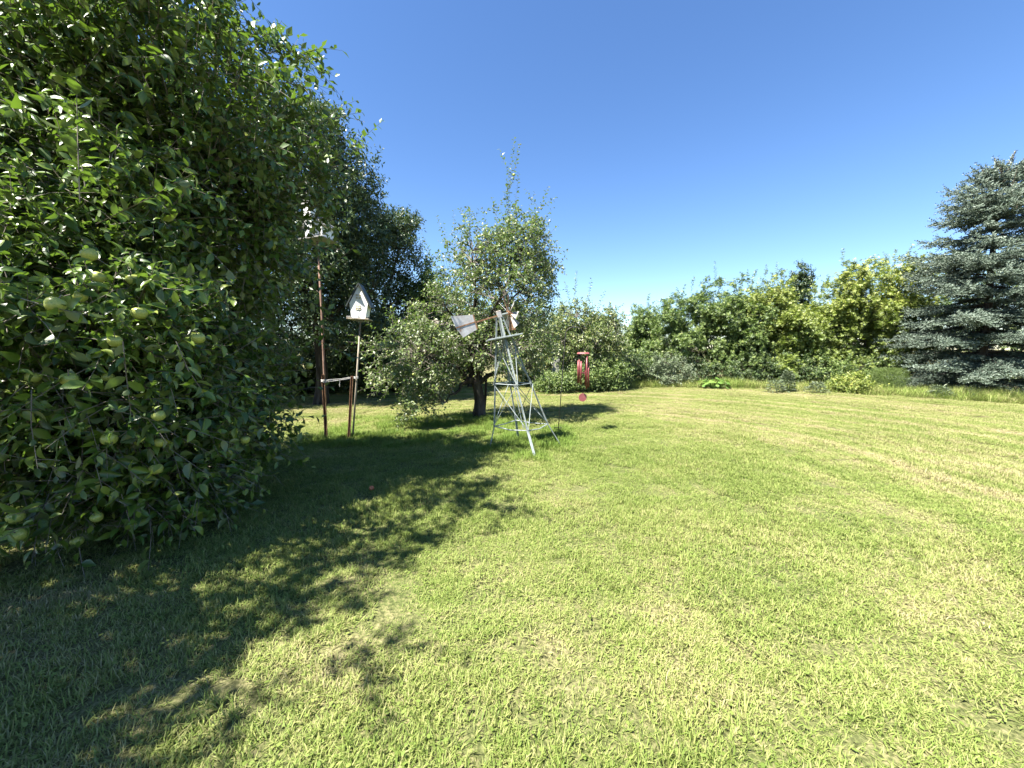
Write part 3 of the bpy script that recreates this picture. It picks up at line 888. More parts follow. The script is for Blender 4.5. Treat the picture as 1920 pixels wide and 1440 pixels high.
# ------------------------------------------------------------------ orchard trees in the middle
def mid_orchard():
    g = ground_at(897, 782)
    Y = g.y
    lobes = [lobe(950, 540, Y - 0.4, 88, 120, 1.2, 2.4), lobe(985, 470, Y - 0.3, 55, 65, 0.7, 1.0), lobe(900, 480, Y - 0.5, 50, 60, 0.6, 0.9), lobe(955, 640, Y - 0.5, 85, 70, 1.1, 1.3),
             lobe(780, 675, Y - 0.9, 88, 72, 0.95, 1.9), lobe(835, 610, Y - 0.5, 60, 62, 0.8, 1.0), lobe(790, 755, Y - 1.1, 42, 40, 0.45, 0.35), lobe(850, 545, Y + 0.3, 30, 70, 0.4, 0.35), lobe(1010, 530, Y + .2, 30, 60, .5, .5)]
    ex = []
    def spr(px0, py0, px1, py1, dy=0.0):
        a = at(px0, py0, Y + dy); b = at(px1, py1, Y + dy); d = b - a
        ex.append((*a, *d, d.length))
    for s in [(945, 440, 955, 320), (960, 430, 975, 330), (935, 430, 925, 370), (975, 440, 1000, 370), (920, 450, 905, 390), (955, 400, 950, 340), (950, 420, 962, 270), (955, 330, 940, 280), (958, 350, 978, 268), (930, 400, 965, 330), (985, 400, 1050, 380), (1000, 420, 1030, 350), (1010, 390, 985, 360), (870, 440, 900, 395), (905, 400, 935, 385),
              (860, 560, 830, 400), (858, 540, 850, 410), (850, 560, 800, 460), (855, 600, 838, 430), (866, 520, 862, 450), (840, 560, 790, 430),
              (800, 690, 800, 800), (790, 720, 795, 795), (1000, 560, 1045, 640), (1010, 500, 1040, 560), (720, 640, 690, 600), (740, 620, 715, 560), (735, 700, 692, 730)]:
        spr(*s, dy=-0.9 if s[0] < 820 and s[1] > 600 else 0.1)
    o, f, rng, base = tree('apple_tree', 'apple tree with dark forked trunk and tall top sprout behind the ornamental windmill', 'tree', 21, g, np.array(at(893, 700, Y)), 0.135, lobes,
                           'orchard_leaf', 950, 4, (0.16, 0.38), 7, (0.055, 0.095), 'mid', nlimb=13, twig_r=0.003, shell=0.4, bump=0.16, up=0.3, outw=0.7, droop=-0.18, zmin=0.3, extra=ex, branch_limit=700)
    crown(o, f, 'orchard_leaf', base)
    # fruit showing as pale dots in the crown
    bm = bmesh.new()
    for k in range(46):
        i = int(rng.integers(len(f['pos'])))
        p = f['pos'][i] + np.array([0, 0, -0.04]) - base
        a = bpy.data.objects.new('apple', APPLE_MESH); C.objects.link(a); a.parent = o
        a.location = p + np.array([0, -0.05, 0]); s = rng.uniform(0.045, 0.062); a.scale = (s, s, s); a.rotation_euler = (rng.uniform(-.4, .4), rng.uniform(-.4, .4), rng.uniform(0, 6))
    bm.free()
    bm = bmesh.new()
    q = ground_at(907, 778)
    t = at(912, 700, Y + 0.1)
    bm_tube(bm, [q - Vector((0, 0, 0.05)) - g, (q + t) / 2 + Vector((0.015, 0, 0)) - g, t - g], [0.035, 0.03, 0.025], 7)
    obj_bm('side_stem', bm, M['bark'], o, True)
    # second orchard tree, behind on the right
    g2 = ground_at(1090, 742); g2.y = 15.0; g2.x = (1110 - 960) / FPX * 15.0
    Y = 15.0
    lobes = [lobe(1105, 650, Y, 62, 62, 1.1, 2), lobe(1050, 650, Y - 0.3, 45, 55, 0.8, 1.2), lobe(1135, 625, Y + 0.1, 38, 50, 0.8, 1), lobe(1080, 600, Y, 40, 40, 0.7, 0.8), lobe(1010, 640, Y - .4, 35, 50, .6, .7)]
    ex = []
    for (a0, b0, a1, b1) in [(1078, 590, 1075, 505), (1095, 580, 1115, 530), (1060, 590, 1045, 545), (1140, 590, 1168, 572), (1070, 570, 1060, 530), (1120, 585, 1130, 550)]:
        a = at(a0, b0, Y); b = at(a1, b1, Y); d = b - a; ex.append((*a, *d, d.length))
    o, f, rng, base = tree('apple_tree', 'rounded pale-leaved apple tree behind the red wind chime', 'tree', 33, g2, np.array(at(1106, 690, Y)), 0.12, lobes,
                           'orchard_leaf', 680, 4, (0.2, 0.45), 7, (0.075, 0.125), 'mid', nlimb=9, twig_r=0.003, shell=0.35, bump=0.15, up=0.25, droop=-0.22, zmin=0.35, extra=ex)
    f['tint'] = np.clip(f['tint'] + 0.22, 0, 1)
    crown(o, f, 'orchard_leaf', base)
mid_orchard()

# ------------------------------------------------------------------ tall dark trees at the back left
def back_trees():
    spec = [
        ('ash_tree', 'tall dark green ash tree right behind the large apple tree', 41, (600, 10.8), [lobe(605, 330, 10.8, 80, 130, 1.5, 2.2), lobe(650, 400, 10.6, 60, 105, 1.2, 1.6), lobe(590, 500, 10.8, 90, 110, 1.5, 1.6), lobe(640, 560, 10.8, 75, 110, 1.3, 1.5), lobe(585, 245, 10.8, 42, 50, .8, .6)], 900),
        ('ash_tree', 'dark ash tree with its top above the white birdhouse', 42, (705, 13.0), [lobe(712, 470, 13, 62, 78, 1.3, 1.6), lobe(745, 430, 13, 30, 40, .7, .5), lobe(690, 560, 13, 75, 80, 1.4, 1.5), lobe(715, 640, 13, 60, 70, 1.2, 1.2), lobe(640, 620, 13.2, 60, 80, 1.2, 1.0)], 800),
        ('ash_tree', 'tall dark ash tree glimpsed high behind the large apple tree', 43, (440, 10.5), [lobe(450, 330, 10.5, 120, 220, 2.0, 3), lobe(480, 560, 10.5, 110, 130, 1.6, 1.6)], 700),
        ('ash_tree', 'shaded tree behind the apple branches at the left edge', 44, (180, 10.0), [lobe(200, 300, 10, 180, 240, 2.2, 3), lobe(330, 560, 10, 140, 150, 1.8, 1.6), lobe(60, 560, 10, 160, 160, 1.8, 1.2)], 750),
    ]
    for name, lab, seed, (px, Y), lobes, ncl in spec:
        g = ground_at(px, 655 + 1.55 * FPX / Y); g.y = Y
        o, f, rng, base = tree(name, lab, 'tree', seed, g, np.array((g.x + 0.1, g.y, 2.2)), 0.17, lobes, 'ash_leaf', ncl, 5, (0.25, 0.55), 8, (0.09, 0.15), 'far',
                               nlimb=11, shell=0.35, bump=0.2, up=0.45, outw=0.6, zmin=0.2, group='dark ash trees at the back left', twig_mat='dark_twig')
        f['w'] *= 0.75
        crown(o, f, 'ash_leaf', base)
    # trees seen through the gap left of the middle tree
    for lab, seed, px, Y, lobes, mat in [
        ('light green young tree showing between the ash and the middle apple tree', 51, 795, 13.5, [lobe(795, 570, 13.5, 38, 62, .9, 1.3), lobe(815, 640, 13.5, 50, 60, 1.0, 1.0)], 'hedge_leaf'),
        ('leafy background tree hidden behind the middle apple tree crown', 52, 880, 16.0, [lobe(880, 630, 16, 80, 70, 1.5, 2), lobe(960, 640, 16, 70, 60, 1.5, 1.5)], 'hedge_leaf')]:
        g = ground_at(px, 655 + 1.55 * FPX / Y)
        o, f, rng, base = tree('background_tree', lab, 'tree', seed, g, np.array((g.x, g.y, 1.2)), 0.09, lobes, mat, 420, 5, (0.2, 0.5), 8, (0.08, 0.13), 'far', nlimb=8, shell=0.3, bump=0.2, up=0.5, zmin=0.2, twig_mat='dark_twig')
        crown(o, f, mat, base)
back_trees()

# ------------------------------------------------------------------ hedge of box elders on the right
def hedge():
    rows = [
        # px, top py, half width px, Y, material, label
        (1205, 574, 34, 20.5, 'hedge_leaf', 'small dark green tree at the dip in the hedgerow'),
        (1262, 558, 52, 18.5, 'hedge_leaf', 'dark green rounded tree right of the dip in the hedgerow'),
        (1335, 528, 60, 18.0, 'hedge_leaf', 'broad mid-green tree left of the yellowish ones in the hedgerow'),
        (1395, 532, 48, 17.2, 'hedge_leaf', 'mid-green tree just left of the first yellow-topped hedgerow tree'),
        (1440, 514, 52, 17.6, 'lime_leaf', 'yellow-topped tree left of the dark narrow tree in the hedgerow'),
        (1505, 570, 52, 16.8, 'lime_leaf', 'low green tree below the dark narrow tree'),
        (1560, 514, 52, 16.6, 'lime_leaf', 'lime green tree just right of the dark narrow tree'),
        (1622, 490, 58, 16.2, 'lime_leaf', 'tall lime green tree midway between dark narrow tree and spruce'),
        (1695, 474, 60, 16.6, 'lime_leaf', 'lime green tree touching the left side of the spruce'),
        (1790, 480, 75, 20.0, 'hedge_leaf', 'green tree mostly hidden behind the spruce'),
        (1900, 470, 90, 19.0, 'hedge_leaf', 'green tree behind the spruce at the right edge'),
        (2010, 480, 90, 17.0, 'hedge_leaf', 'green tree beyond the spruce, past the right edge'),
        (1130, 590, 48, 19.5, 'hedge_leaf', 'green tree beyond the rounded pale-leaved apple tree'),
        (1040, 600, 55, 19.0, 'hedge_leaf', 'green tree beyond the windmill, glimpsed between apple trees'),
    ]
    for i, (px, top, hw, Y, mat, lab) in enumerate(rows):
        rng = np.random.default_rng(100 + i)
        gy = 655 + 1.55 * FPX / Y
        g = ground_at(px, gy)
        H = gy - top
        lobes = [lobe(px, top + 0.36 * H, Y, hw * 0.85, 0.36 * H, hw * Y / FPX * 0.8, 2.2),
                 lobe(px - hw * 0.35, top + 0.62 * H, Y - 0.3, hw * 0.7, 0.30 * H, hw * Y / FPX * 0.8, 1.5),
                 lobe(px + hw * 0.4, top + 0.6 * H, Y - 0.3, hw * 0.7, 0.30 * H, hw * Y / FPX * 0.8, 1.5),
                 lobe(px, top + 0.82 * H, Y - 0.6, hw * 0.95, 0.22 * H, hw * Y / FPX * 0.7, 1.3)]
        for k in range(16):
            a_ = rng.uniform(0, PI); rr_ = rng.uniform(0.55, 1.0)
            lobes.append(lobe(px + math.cos(a_) * rr_ * hw, top + 0.95 * H - math.sin(a_) ** 0.7 * rr_ * 0.88 * H, Y - rng.uniform(0.3, 1.3), hw * rng.uniform(0.16, 0.32), H * rng.uniform(0.07, 0.13), rng.uniform(0.3, 0.6), rng.uniform(0.25, 0.5)))
        ex = []
        for k in range(4):
            qx = px + rng.uniform(-0.75, 0.75) * hw; qy = top + rng.uniform(0.02, 0.22) * H
            a = at(qx, qy, Y); L = rng.uniform(0.5, 1.1)
            ex.append((*a, rng.normal(0, 0.12), rng.normal(0, 0.12), 1, L))
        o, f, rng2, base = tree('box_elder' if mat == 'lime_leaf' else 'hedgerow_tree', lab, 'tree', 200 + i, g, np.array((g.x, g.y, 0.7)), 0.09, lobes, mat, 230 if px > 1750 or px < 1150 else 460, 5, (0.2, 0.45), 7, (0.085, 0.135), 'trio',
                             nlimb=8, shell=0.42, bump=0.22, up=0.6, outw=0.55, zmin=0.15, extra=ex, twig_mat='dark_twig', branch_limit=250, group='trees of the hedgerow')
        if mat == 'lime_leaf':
            hgt = np.clip((f['pos'][:, 2] - 1.5) / 4.0, 0, 1)                # leaf colour turns yellower and lighter towards the top
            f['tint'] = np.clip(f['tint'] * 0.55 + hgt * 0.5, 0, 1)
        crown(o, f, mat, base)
    # the dark narrow tree standing above the hedge
    Y = 22.0
    g = ground_at(1503, 655 + 1.55 * FPX / Y)
    lobes = [lobe(1503, 540, Y, 16, 44, .5, 1.5), lobe(1500, 600, Y, 20, 60, .6, 1.0)]
    o, f, rng, base = tree('columnar_tree', 'dark narrow columnar tree rising above the hedgerow', 'tree', 77, g, np.array((g.x, g.y, 2.0)), 0.09, lobes, 'ash_leaf', 260, 5, (0.2, 0.4), 8, (0.09, 0.13), 'far', nlimb=7, shell=0.2, bump=0.2, up=0.9, outw=0.4, twig_mat='dark_twig')
    crown(o, f, 'ash_leaf', base)
hedge()

# ------------------------------------------------------------------ blue spruce at the right edge
def spruce():
    rng = np.random.default_rng(8)
    Y = 13.2
    H = 7.75
    bx = (1838 - 960) / FPX * Y
    base = np.array([bx, Y, 0.0])
    o = thing('blue_spruce', 'tall blue-grey spruce with drooping layered branches at the right edge', 'tree', base)
    def rad(z):
        return np.interp(z, [0, 0.5, 1.4, 2.8, 4.6, 5.8, 6.8, 7.4, 7.75], [2.95, 3.0, 2.75, 2.35, 1.85, 1.5, 0.95, 0.4, 0.05])
    tz = np.linspace(-0.05, H - 0.15, 12)
    tp = np.stack([0.03 * np.sin(tz), 0.03 * np.cos(tz * 0.8), tz], 1)[None]
    v, f = tubes(tp, np.linspace(0.17, 0.012, 12)[None], 9)
    obj_np('trunk', v, f, M['bark'], o, smooth=True)
    bl, br = [], []
    S, D, Ls, UP = [], [], [], []
    z = 0.25
    while z < H - 0.35:
        nb = int(rng.integers(6, 9)) if z < 6.5 else int(rng.integers(5, 7))
        a0 = rng.uniform(0, 6.28)
        for b in range(nb):
            a = a0 + b * 2 * PI / nb + rng.normal(0, 0.16)
            zz = z + rng.normal(0, 0.15)
            L = rad(zz) * rng.uniform(0.74, 1.1)
            if L < 0.08: continue
            h = np.array([math.cos(a), math.sin(a), 0.0]); s = np.array([-math.sin(a), math.cos(a), 0.0])
            pitch = np.interp(zz, [0, 3, 6, 7.7], [-0.06, 0.02, 0.25, 0.95]) + rng.normal(0, 0.07)
            t = np.linspace(0, 1, 8)
            curve = h * (L * t)[:, None] + np.array([0, 0, 1.0]) * (L * (pitch * t - 0.30 * t * t + 0.24 * t ** 3.5))[:, None] + np.array([0, 0, zz]) + s * (rng.normal(0, 0.10) * L * t ** 2)[:, None]
            curve[:, 2] = np.maximum(curve[:, 2], 0.10)
            bl.append(curve); br.append(np.linspace(0.013 + 0.009 * L, 0.005, 8))
            # side twigs, longest at mid branch
            nt = int(5 + L * 9)
            for k in range(nt):
                tt = 0.12 + 0.88 * (k + rng.uniform(0, 1)) / nt
                p = np.array([np.interp(tt, t, curve[:, c]) for c in range(3)])
                sd = 1 if k % 2 else -1
                tl = (0.15 + 0.55 * (1 - tt) * min(1, L / 2.2) + 0.1) * rng.uniform(0.7, 1.15)
                d = h * 0.85 + s * sd * rng.uniform(0.55, 1.0) + np.array([0, 0, rng.uniform(-0.55, 0.12)])
                d /= np.linalg.norm(d)
                ns = max(1, int(round(tl / 0.13)))
                for q in range(ns):
                    S.append(p + d * (tl * q / ns) + np.array([0, 0, -0.10 * (tl * q / ns) ** 2])); D.append(d + rng.normal(0, 0.12, 3)); Ls.append(rng.uniform(0.15, 0.22)); UP.append(tt)
                    if tl > 0.25:
                        for sg in (-1, 1):
                            if rng.uniform() < 0.75:
                                dd = d * 0.7 + np.cross(d, [0, 0, 1.0]) * sg * 0.75 + np.array([0, 0, rng.uniform(-0.2, 0.12)])
                                S.append(S[-1] + d * 0.02); D.append(dd); Ls.append(rng.uniform(0.12, 0.19)); UP.append(tt)
            # shoots on top of the branch and at its tip
            for q in range(int(3 + L * 5)):
                tt = rng.uniform(0.25, 1)
                p = np.array([np.interp(tt, t, curve[:, c]) for c in range(3)])
                S.append(p); D.append(h * 0.8 + rng.normal(0, 0.35, 3) + np.array([0, 0, 0.55])); Ls.append(rng.uniform(0.13, 0.2)); UP.append(tt)
            dt = curve[-1] - curve[-2]; dt /= np.linalg.norm(dt)
            for q in range(3):
                S.append(curve[-1] - dt * 0.05 * q); D.append(dt + rng.normal(0, 0.25, 3) + np.array([0, 0, 0.25])); Ls.append(rng.uniform(0.16, 0.24)); UP.append(1.0)
        z += rng.uniform(0.19, 0.30) * (1.0 if z < 5.5 else 0.8)
    # upright leaders of the top
    cand = []
    for k in range(34):
        zz = H - rng.uniform(0.0, 1.9) ** 1.1
        a = rng.uniform(0, 6.28); r = rad(zz) * rng.uniform(0.3, 0.95)
        p = np.array([r * math.cos(a), r * math.sin(a), zz - 0.2])
        L = rng.uniform(0.3, 0.55)
        d = unit(np.array([math.cos(a) * 0.3, math.sin(a) * 0.3, 1.0]) + rng.normal(0, 0.1, 3))
        cand.append(np.stack([p + d * L * t for t in np.linspace(0, 1, 8)])); 
        for q in range(3):
            S.append(p + d * L * (0.25 * q)); D.append(d + rng.normal(0, 0.12, 3)); Ls.append(0.22); UP.append(1)
    P = np.array(bl); v, f = tubes(P, np.array(br), 5)
    tag(obj_np('branchwork', v, f, M['dark_twig'], o, smooth=True), kind='stuff')
    v, f = tubes(np.array(cand), np.tile(np.linspace(0.012, 0.006, 8), (len(cand), 1)), 5)
    tag(obj_np('leader_shoots', v, f, M['candle'], o, smooth=True), kind='stuff')
    S = np.array(S); D = unit(np.array(D)); Ls = np.array(Ls)
    nor = np.tile([0, 0, 1.0], (len(S), 1)) + rng.normal(0, 0.3, (len(S), 3))
    V, F, k = place_leaves('shoot', S, D, nor, Ls * 1.3, np.full(len(S), 1.25), np.full(len(S), 1.1))
    tint = np.clip(0.15 + 0.5 * np.array(UP) ** 2 + rng.normal(0, 0.18, len(S)), 0, 1)
    V[:, 2] = np.maximum(V[:, 2], 0.02)
    tag(obj_np('crown', V, F, M['needle'], o, attrs={'tint': np.repeat(tint, k)}), kind='stuff')
spruce()

# ------------------------------------------------------------------ shrubs and plants along the far edge
def shrubs():
    rows = [
        (1190, 690, 40, 42, 16.4, 'shrub_leaf', 'dark rounded shrub right of the red wind chime'),
        (1255, 692, 46, 40, 16.2, 'grey_leaf', 'grey-green shrub beside the rhubarb clump'),
        (1140, 694, 34, 36, 14.4, 'hedge_leaf', 'light green bush below the pale-leaved apple tree'),
        (1040, 714, 28, 20, 13.9, 'hedge_leaf', 'small leafy bush under the grey nest box'),
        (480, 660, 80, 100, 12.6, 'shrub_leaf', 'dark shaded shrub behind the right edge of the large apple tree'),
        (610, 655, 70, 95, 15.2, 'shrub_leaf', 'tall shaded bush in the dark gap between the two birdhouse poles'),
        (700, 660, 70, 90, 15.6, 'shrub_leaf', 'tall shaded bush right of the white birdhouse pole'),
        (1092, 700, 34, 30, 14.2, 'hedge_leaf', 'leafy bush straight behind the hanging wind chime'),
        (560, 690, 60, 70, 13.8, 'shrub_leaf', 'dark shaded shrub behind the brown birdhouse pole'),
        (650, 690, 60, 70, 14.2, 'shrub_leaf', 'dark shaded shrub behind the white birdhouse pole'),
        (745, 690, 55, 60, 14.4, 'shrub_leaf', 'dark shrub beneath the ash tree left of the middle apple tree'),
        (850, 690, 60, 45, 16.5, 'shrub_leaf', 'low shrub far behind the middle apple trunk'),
        (1000, 690, 60, 50, 17.0, 'shrub_leaf', 'low shrub seen through the windmill frame'),
        (1345, 690, 60, 42, 16.8, 'shrub_leaf', 'dark undergrowth shrub above the rhubarb clump'),
        (1420, 690, 60, 42, 16.2, 'shrub_leaf', 'dark undergrowth shrub behind the grey thistle plant'),
        (1500, 692, 60, 42, 15.6, 'shrub_leaf', 'dark undergrowth shrub below the dark narrow tree'),
        (1585, 700, 55, 40, 15.0, 'hedge_leaf', 'green undergrowth shrub left of the feathery asparagus'),
        (1600, 722, 26, 26, 13.6, 'lime_leaf', 'small yellow-green bush beside the feathery asparagus'),
        (1800, 705, 60, 40, 15.6, 'shrub_leaf', 'dark undergrowth shrub under the spruce branches'),
        (1885, 690, 75, 55, 17.0, 'shrub_leaf', 'dark bush glimpsed under the spruce boughs near the right edge'),
        (1985, 690, 80, 55, 16.0, 'shrub_leaf', 'dark bush behind the spruce, past the right edge'),
        (1680, 690, 60, 45, 15.2, 'shrub_leaf', 'dark undergrowth shrub left of the spruce foot'),
    ]
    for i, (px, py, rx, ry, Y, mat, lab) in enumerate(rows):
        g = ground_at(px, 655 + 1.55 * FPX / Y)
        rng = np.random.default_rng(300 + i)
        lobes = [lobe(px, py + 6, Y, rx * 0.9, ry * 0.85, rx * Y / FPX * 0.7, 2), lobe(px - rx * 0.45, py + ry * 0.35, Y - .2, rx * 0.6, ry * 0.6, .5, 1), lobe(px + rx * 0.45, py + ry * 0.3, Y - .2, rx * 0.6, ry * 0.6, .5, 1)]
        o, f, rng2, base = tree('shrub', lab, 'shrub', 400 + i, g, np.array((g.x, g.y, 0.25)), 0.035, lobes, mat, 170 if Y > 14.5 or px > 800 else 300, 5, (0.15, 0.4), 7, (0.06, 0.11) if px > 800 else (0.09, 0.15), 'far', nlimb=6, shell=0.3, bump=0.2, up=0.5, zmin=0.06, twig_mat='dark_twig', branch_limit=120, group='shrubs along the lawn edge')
        crown(o, f, mat, base)

    # rhubarb clump with big leaves
    g = ground_at(1338, 729)
    o = thing('rhubarb_plant', 'low clump of big bright green rhubarb leaves at the lawn edge', 'plant', g)
    rng = np.random.default_rng(9)
    for k in range(34):
        a = rng.uniform(0, 6.28); r = rng.uniform(0.1, 0.62); hgt = rng.uniform(0.18, 0.5) * (1.1 - 0.6 * r)
        tip = Vector((r * math.cos(a) * 0.85, r * math.sin(a) * 0.6, hgt))
        bm = bmesh.new()
        n = 12
        s = rng.uniform(0.12, 0.21)
        d = Vector((math.cos(a), math.sin(a), -0.35 - 0.5 * r)).normalized(); sd = Vector((-math.sin(a), math.cos(a), rng.uniform(-0.3, 0.3))).normalized(); nn = d.cross(sd)
        c = bm.verts.new(tip + d * s * 0.45)
        ring = []
        for q in range(n):
            an = 2 * PI * q / n
            rr = s * (0.52 + 0.12 * math.cos(an)) * (1 + 0.1 * math.sin(5 * an + k))
            ring.append(bm.verts.new(tip + d * (s * 0.45 + rr * math.cos(an)) + sd * rr * math.sin(an) * 0.9 + nn * (0.05 * s * math.sin(3 * an + k) - 0.10 * s)))
        for q in range(n): bm.faces.new((c, ring[q], ring[(q + 1) % n]))
        me = bpy.data.meshes.new('leaf'); bm.to_mesh(me); bm.free()
        at_ = me.attributes.new('tint', 'FLOAT', 'POINT'); at_.data.foreach_set('value', np.full(len(me.vertices), rng.uniform(0, 1), dtype=np.float32))
        for p in me.polygons: p.use_smooth = True
        me.materials.append(M['rhubarb_leaf'])
        lo = link(bpy.data.objects.new('leaf', me), o)
        bm = bmesh.new(); bm_tube(bm, [(0.05 * math.cos(a), 0.05 * math.sin(a), -0.02), (tip.x * 0.5, tip.y * 0.5, hgt * 0.7), tuple(tip)], [0.012, 0.01, 0.008], 5)
        obj_bm('stalk', bm, M['rhubarb_leaf'], lo)

    # feathery asparagus
    g = ground_at(1663, 738)
    o = thing('asparagus_plant', 'bright green feathery asparagus clump left of the spruce', 'plant', g)
    n = 5200
    hh = rng.uniform(0, 1, n)
    a = rng.uniform(0, 6.28, n)
    rr = (0.12 + 0.42 * np.sin(np.clip(hh, 0, 1) * 2.5)) * np.sqrt(rng.uniform(0, 1, n))
    pos = np.stack([rr * np.cos(a) * 1.1, rr * np.sin(a), hh * 0.85 + 0.03], 1)
    d = unit(np.stack([np.cos(a) * 0.5, np.sin(a) * 0.5, np.full(n, 0.7)], 1) + rng.normal(0, 0.5, (n, 3)))
    V, F, k = place_leaves('far', pos, d, rng.normal(size=(n, 3)), rng.uniform(0.05, 0.10, n), np.full(n, 0.16), np.ones(n))
    tag(obj_np('frond', V, F, M['fern'], o, attrs={'tint': np.repeat(rng.uniform(0, 1, n), k)}), kind='stuff')
    st = []
    for q in range(14):
        an = rng.uniform(0, 6.28); L = rng.uniform(0.6, 0.9); t = np.linspace(0, 1, 5)
        st.append(np.stack([math.cos(an) * 0.3 * t ** 1.4, math.sin(an) * 0.3 * t ** 1.4, L * t], 1))
    v, f = tubes(np.array(st), np.tile(np.linspace(0.007, 0.002, 5), (14, 1)), 5)
    tag(obj_np('stalks', v, f, M['fern'], o), kind='stuff')

    # grey thistle-like plants
    for i, (px, py, h, lab) in enumerate([(1475, 735, 0.72, 'tall silvery grey thistle plant in front of the hedgerow'), (1455, 736, 0.42, 'short silvery grey plant left of the tall thistle'), (1530, 738, 0.34, 'low grey-green weed clump right of the tall thistle'), (1760, 748, 0.4, 'low grey-green weed clump at the foot of the spruce')]):
        g = ground_at(px, py)
        o = thing('weed_plant', lab, 'plant', g, 'grey weeds at the lawn edge')
        n = 900 if i == 0 else 420
        hh = rng.uniform(0, 1, n) ** 0.8
        a = rng.uniform(0, 6.28, n)
        rr = (0.30 * (1 - 0.7 * hh)) * np.sqrt(rng.uniform(0, 1, n)) * (0.9 if i == 0 else 1.3)
        pos = np.stack([rr * np.cos(a), rr * np.sin(a), hh * h + 0.02], 1)
        d = unit(np.stack([np.cos(a), np.sin(a), np.full(n, 0.5)], 1) + rng.normal(0, 0.4, (n, 3)))
        V, F, k = place_leaves('mid', pos, d, np.tile([0, 0, 1.0], (n, 1)) + rng.normal(0, .4, (n, 3)), rng.uniform(0.06, 0.13, n), np.full(n, 0.55), np.ones(n))
        V[:, 2] = np.maximum(V[:, 2], 0.01)
        tag(obj_np('foliage', V, F, M['grey_leaf'], o, attrs={'tint': np.repeat(rng.uniform(0, 1, n), k)}), kind='stuff')
        bm = bmesh.new(); bm_tube(bm, [(0, 0, -0.03), (0.02, 0, h * 0.5), (0.0, 0.02, h)], [0.012, 0.009, 0.004], 6)
        obj_bm('stalk', bm, M['grey_leaf'], o)
shrubs()

# rough grass and weeds along the hedge foot, longer grass round posts
def rough_grass():
    rng = np.random.default_rng(14)
    coll = bpy.data.collections.new('rough_grass_patches')
    for i in range(4):
        V, F, t = blade_mesh(rng, 420, 0.34, 0.16, 0.52, 0.004, 0.012, (0.3, 1.5), 1.0)
        coll.objects.link(bpy.data.objects.new('rough_grass_patch', mesh_np('rough_grass_patch', V, F, M['tall_blade'], {'tint': t})))
    edge = [ground_at(*p) for p in [(1090, 727), (1150, 728), (1230, 726), (1330, 727), (1420, 729), (1500, 732), (1600, 738), (1700, 746), (1800, 750), (1925, 757), (2050, 766)]]
    pts = []
    for a, b in zip(edge, edge[1:]):
        n = int((b - a).length / 0.28) + 1
        for k in range(n):
            q = a.lerp(b, (k + rng.uniform(0, 1)) / n)
            for r in range(5):
                pts.append((q.x + rng.normal(0, 0.15) + 0.1 * r, q.y + 0.15 + r * 0.42 + rng.normal(0, 0.12)))
    p = np.array(pts); n = len(p)
    P = np.stack([p[:, 0], p[:, 1], gz(p[:, 0], p[:, 1])], 1)
    R = np.stack([np.zeros(n), np.zeros(n), rng.uniform(0, 6.28, n)], 1)
    hs = rng.uniform(0.35, 1.0, n)
    scatter_object('rough_grass', 'unmown rough grass and weeds along the hedgerow foot', 'grass', P, R, np.stack([np.ones(n), np.ones(n), hs], 1), rng.integers(0, 4, n), coll)
    # tufts left standing where the mower cannot reach
    coll2 = bpy.data.collections.new('tuft_patches')
    for i in range(4):
        V, F, t = blade_mesh(rng, 220, 0.13, 0.06, 0.17, 0.003, 0.0065, (0.2, 1.3), 2.0)
        coll2.objects.link(bpy.data.objects.new('tuft_patch', mesh_np('tuft_patch', V, F, M['tall_blade'], {'tint': t * 0.6})))
    pts = []
    for (px, py, n, s) in [(612, 824, 12, 0.16), (657, 818, 12, 0.16), (928, 843, 9, 0.13), (1003, 857, 9, 0.13), (1040, 832, 10, 0.15), (974, 822, 12, 0.18), (1046, 813, 8, 0.12), (985, 832, 8, 0.3), (897, 786, 20, 0.35), (1010, 838, 8, 0.3)]:
        g = ground_at(px, py)
        for k in range(n): pts.append((g.x + rng.normal(0, s), g.y + rng.normal(0, s)))
    for k in range(150):
        pts.append((rng.uniform(-3.6, 0.2), rng.uniform(6.0, 8.6)))
    p = np.array(pts); n = len(p)
    P = np.stack([p[:, 0], p[:, 1], gz(p[:, 0], p[:, 1])], 1)
    R = np.stack([np.zeros(n), np.zeros(n), rng.uniform(0, 6.28, n)], 1)
    scatter_object('tall_grass', 'taller bright green grass tufts round the posts and windmill feet', 'grass', P, R, np.stack([np.ones(n), np.ones(n), rng.uniform(0.4, 1.0, n)], 1), rng.integers(0, 4, n), coll2)
rough_grass()

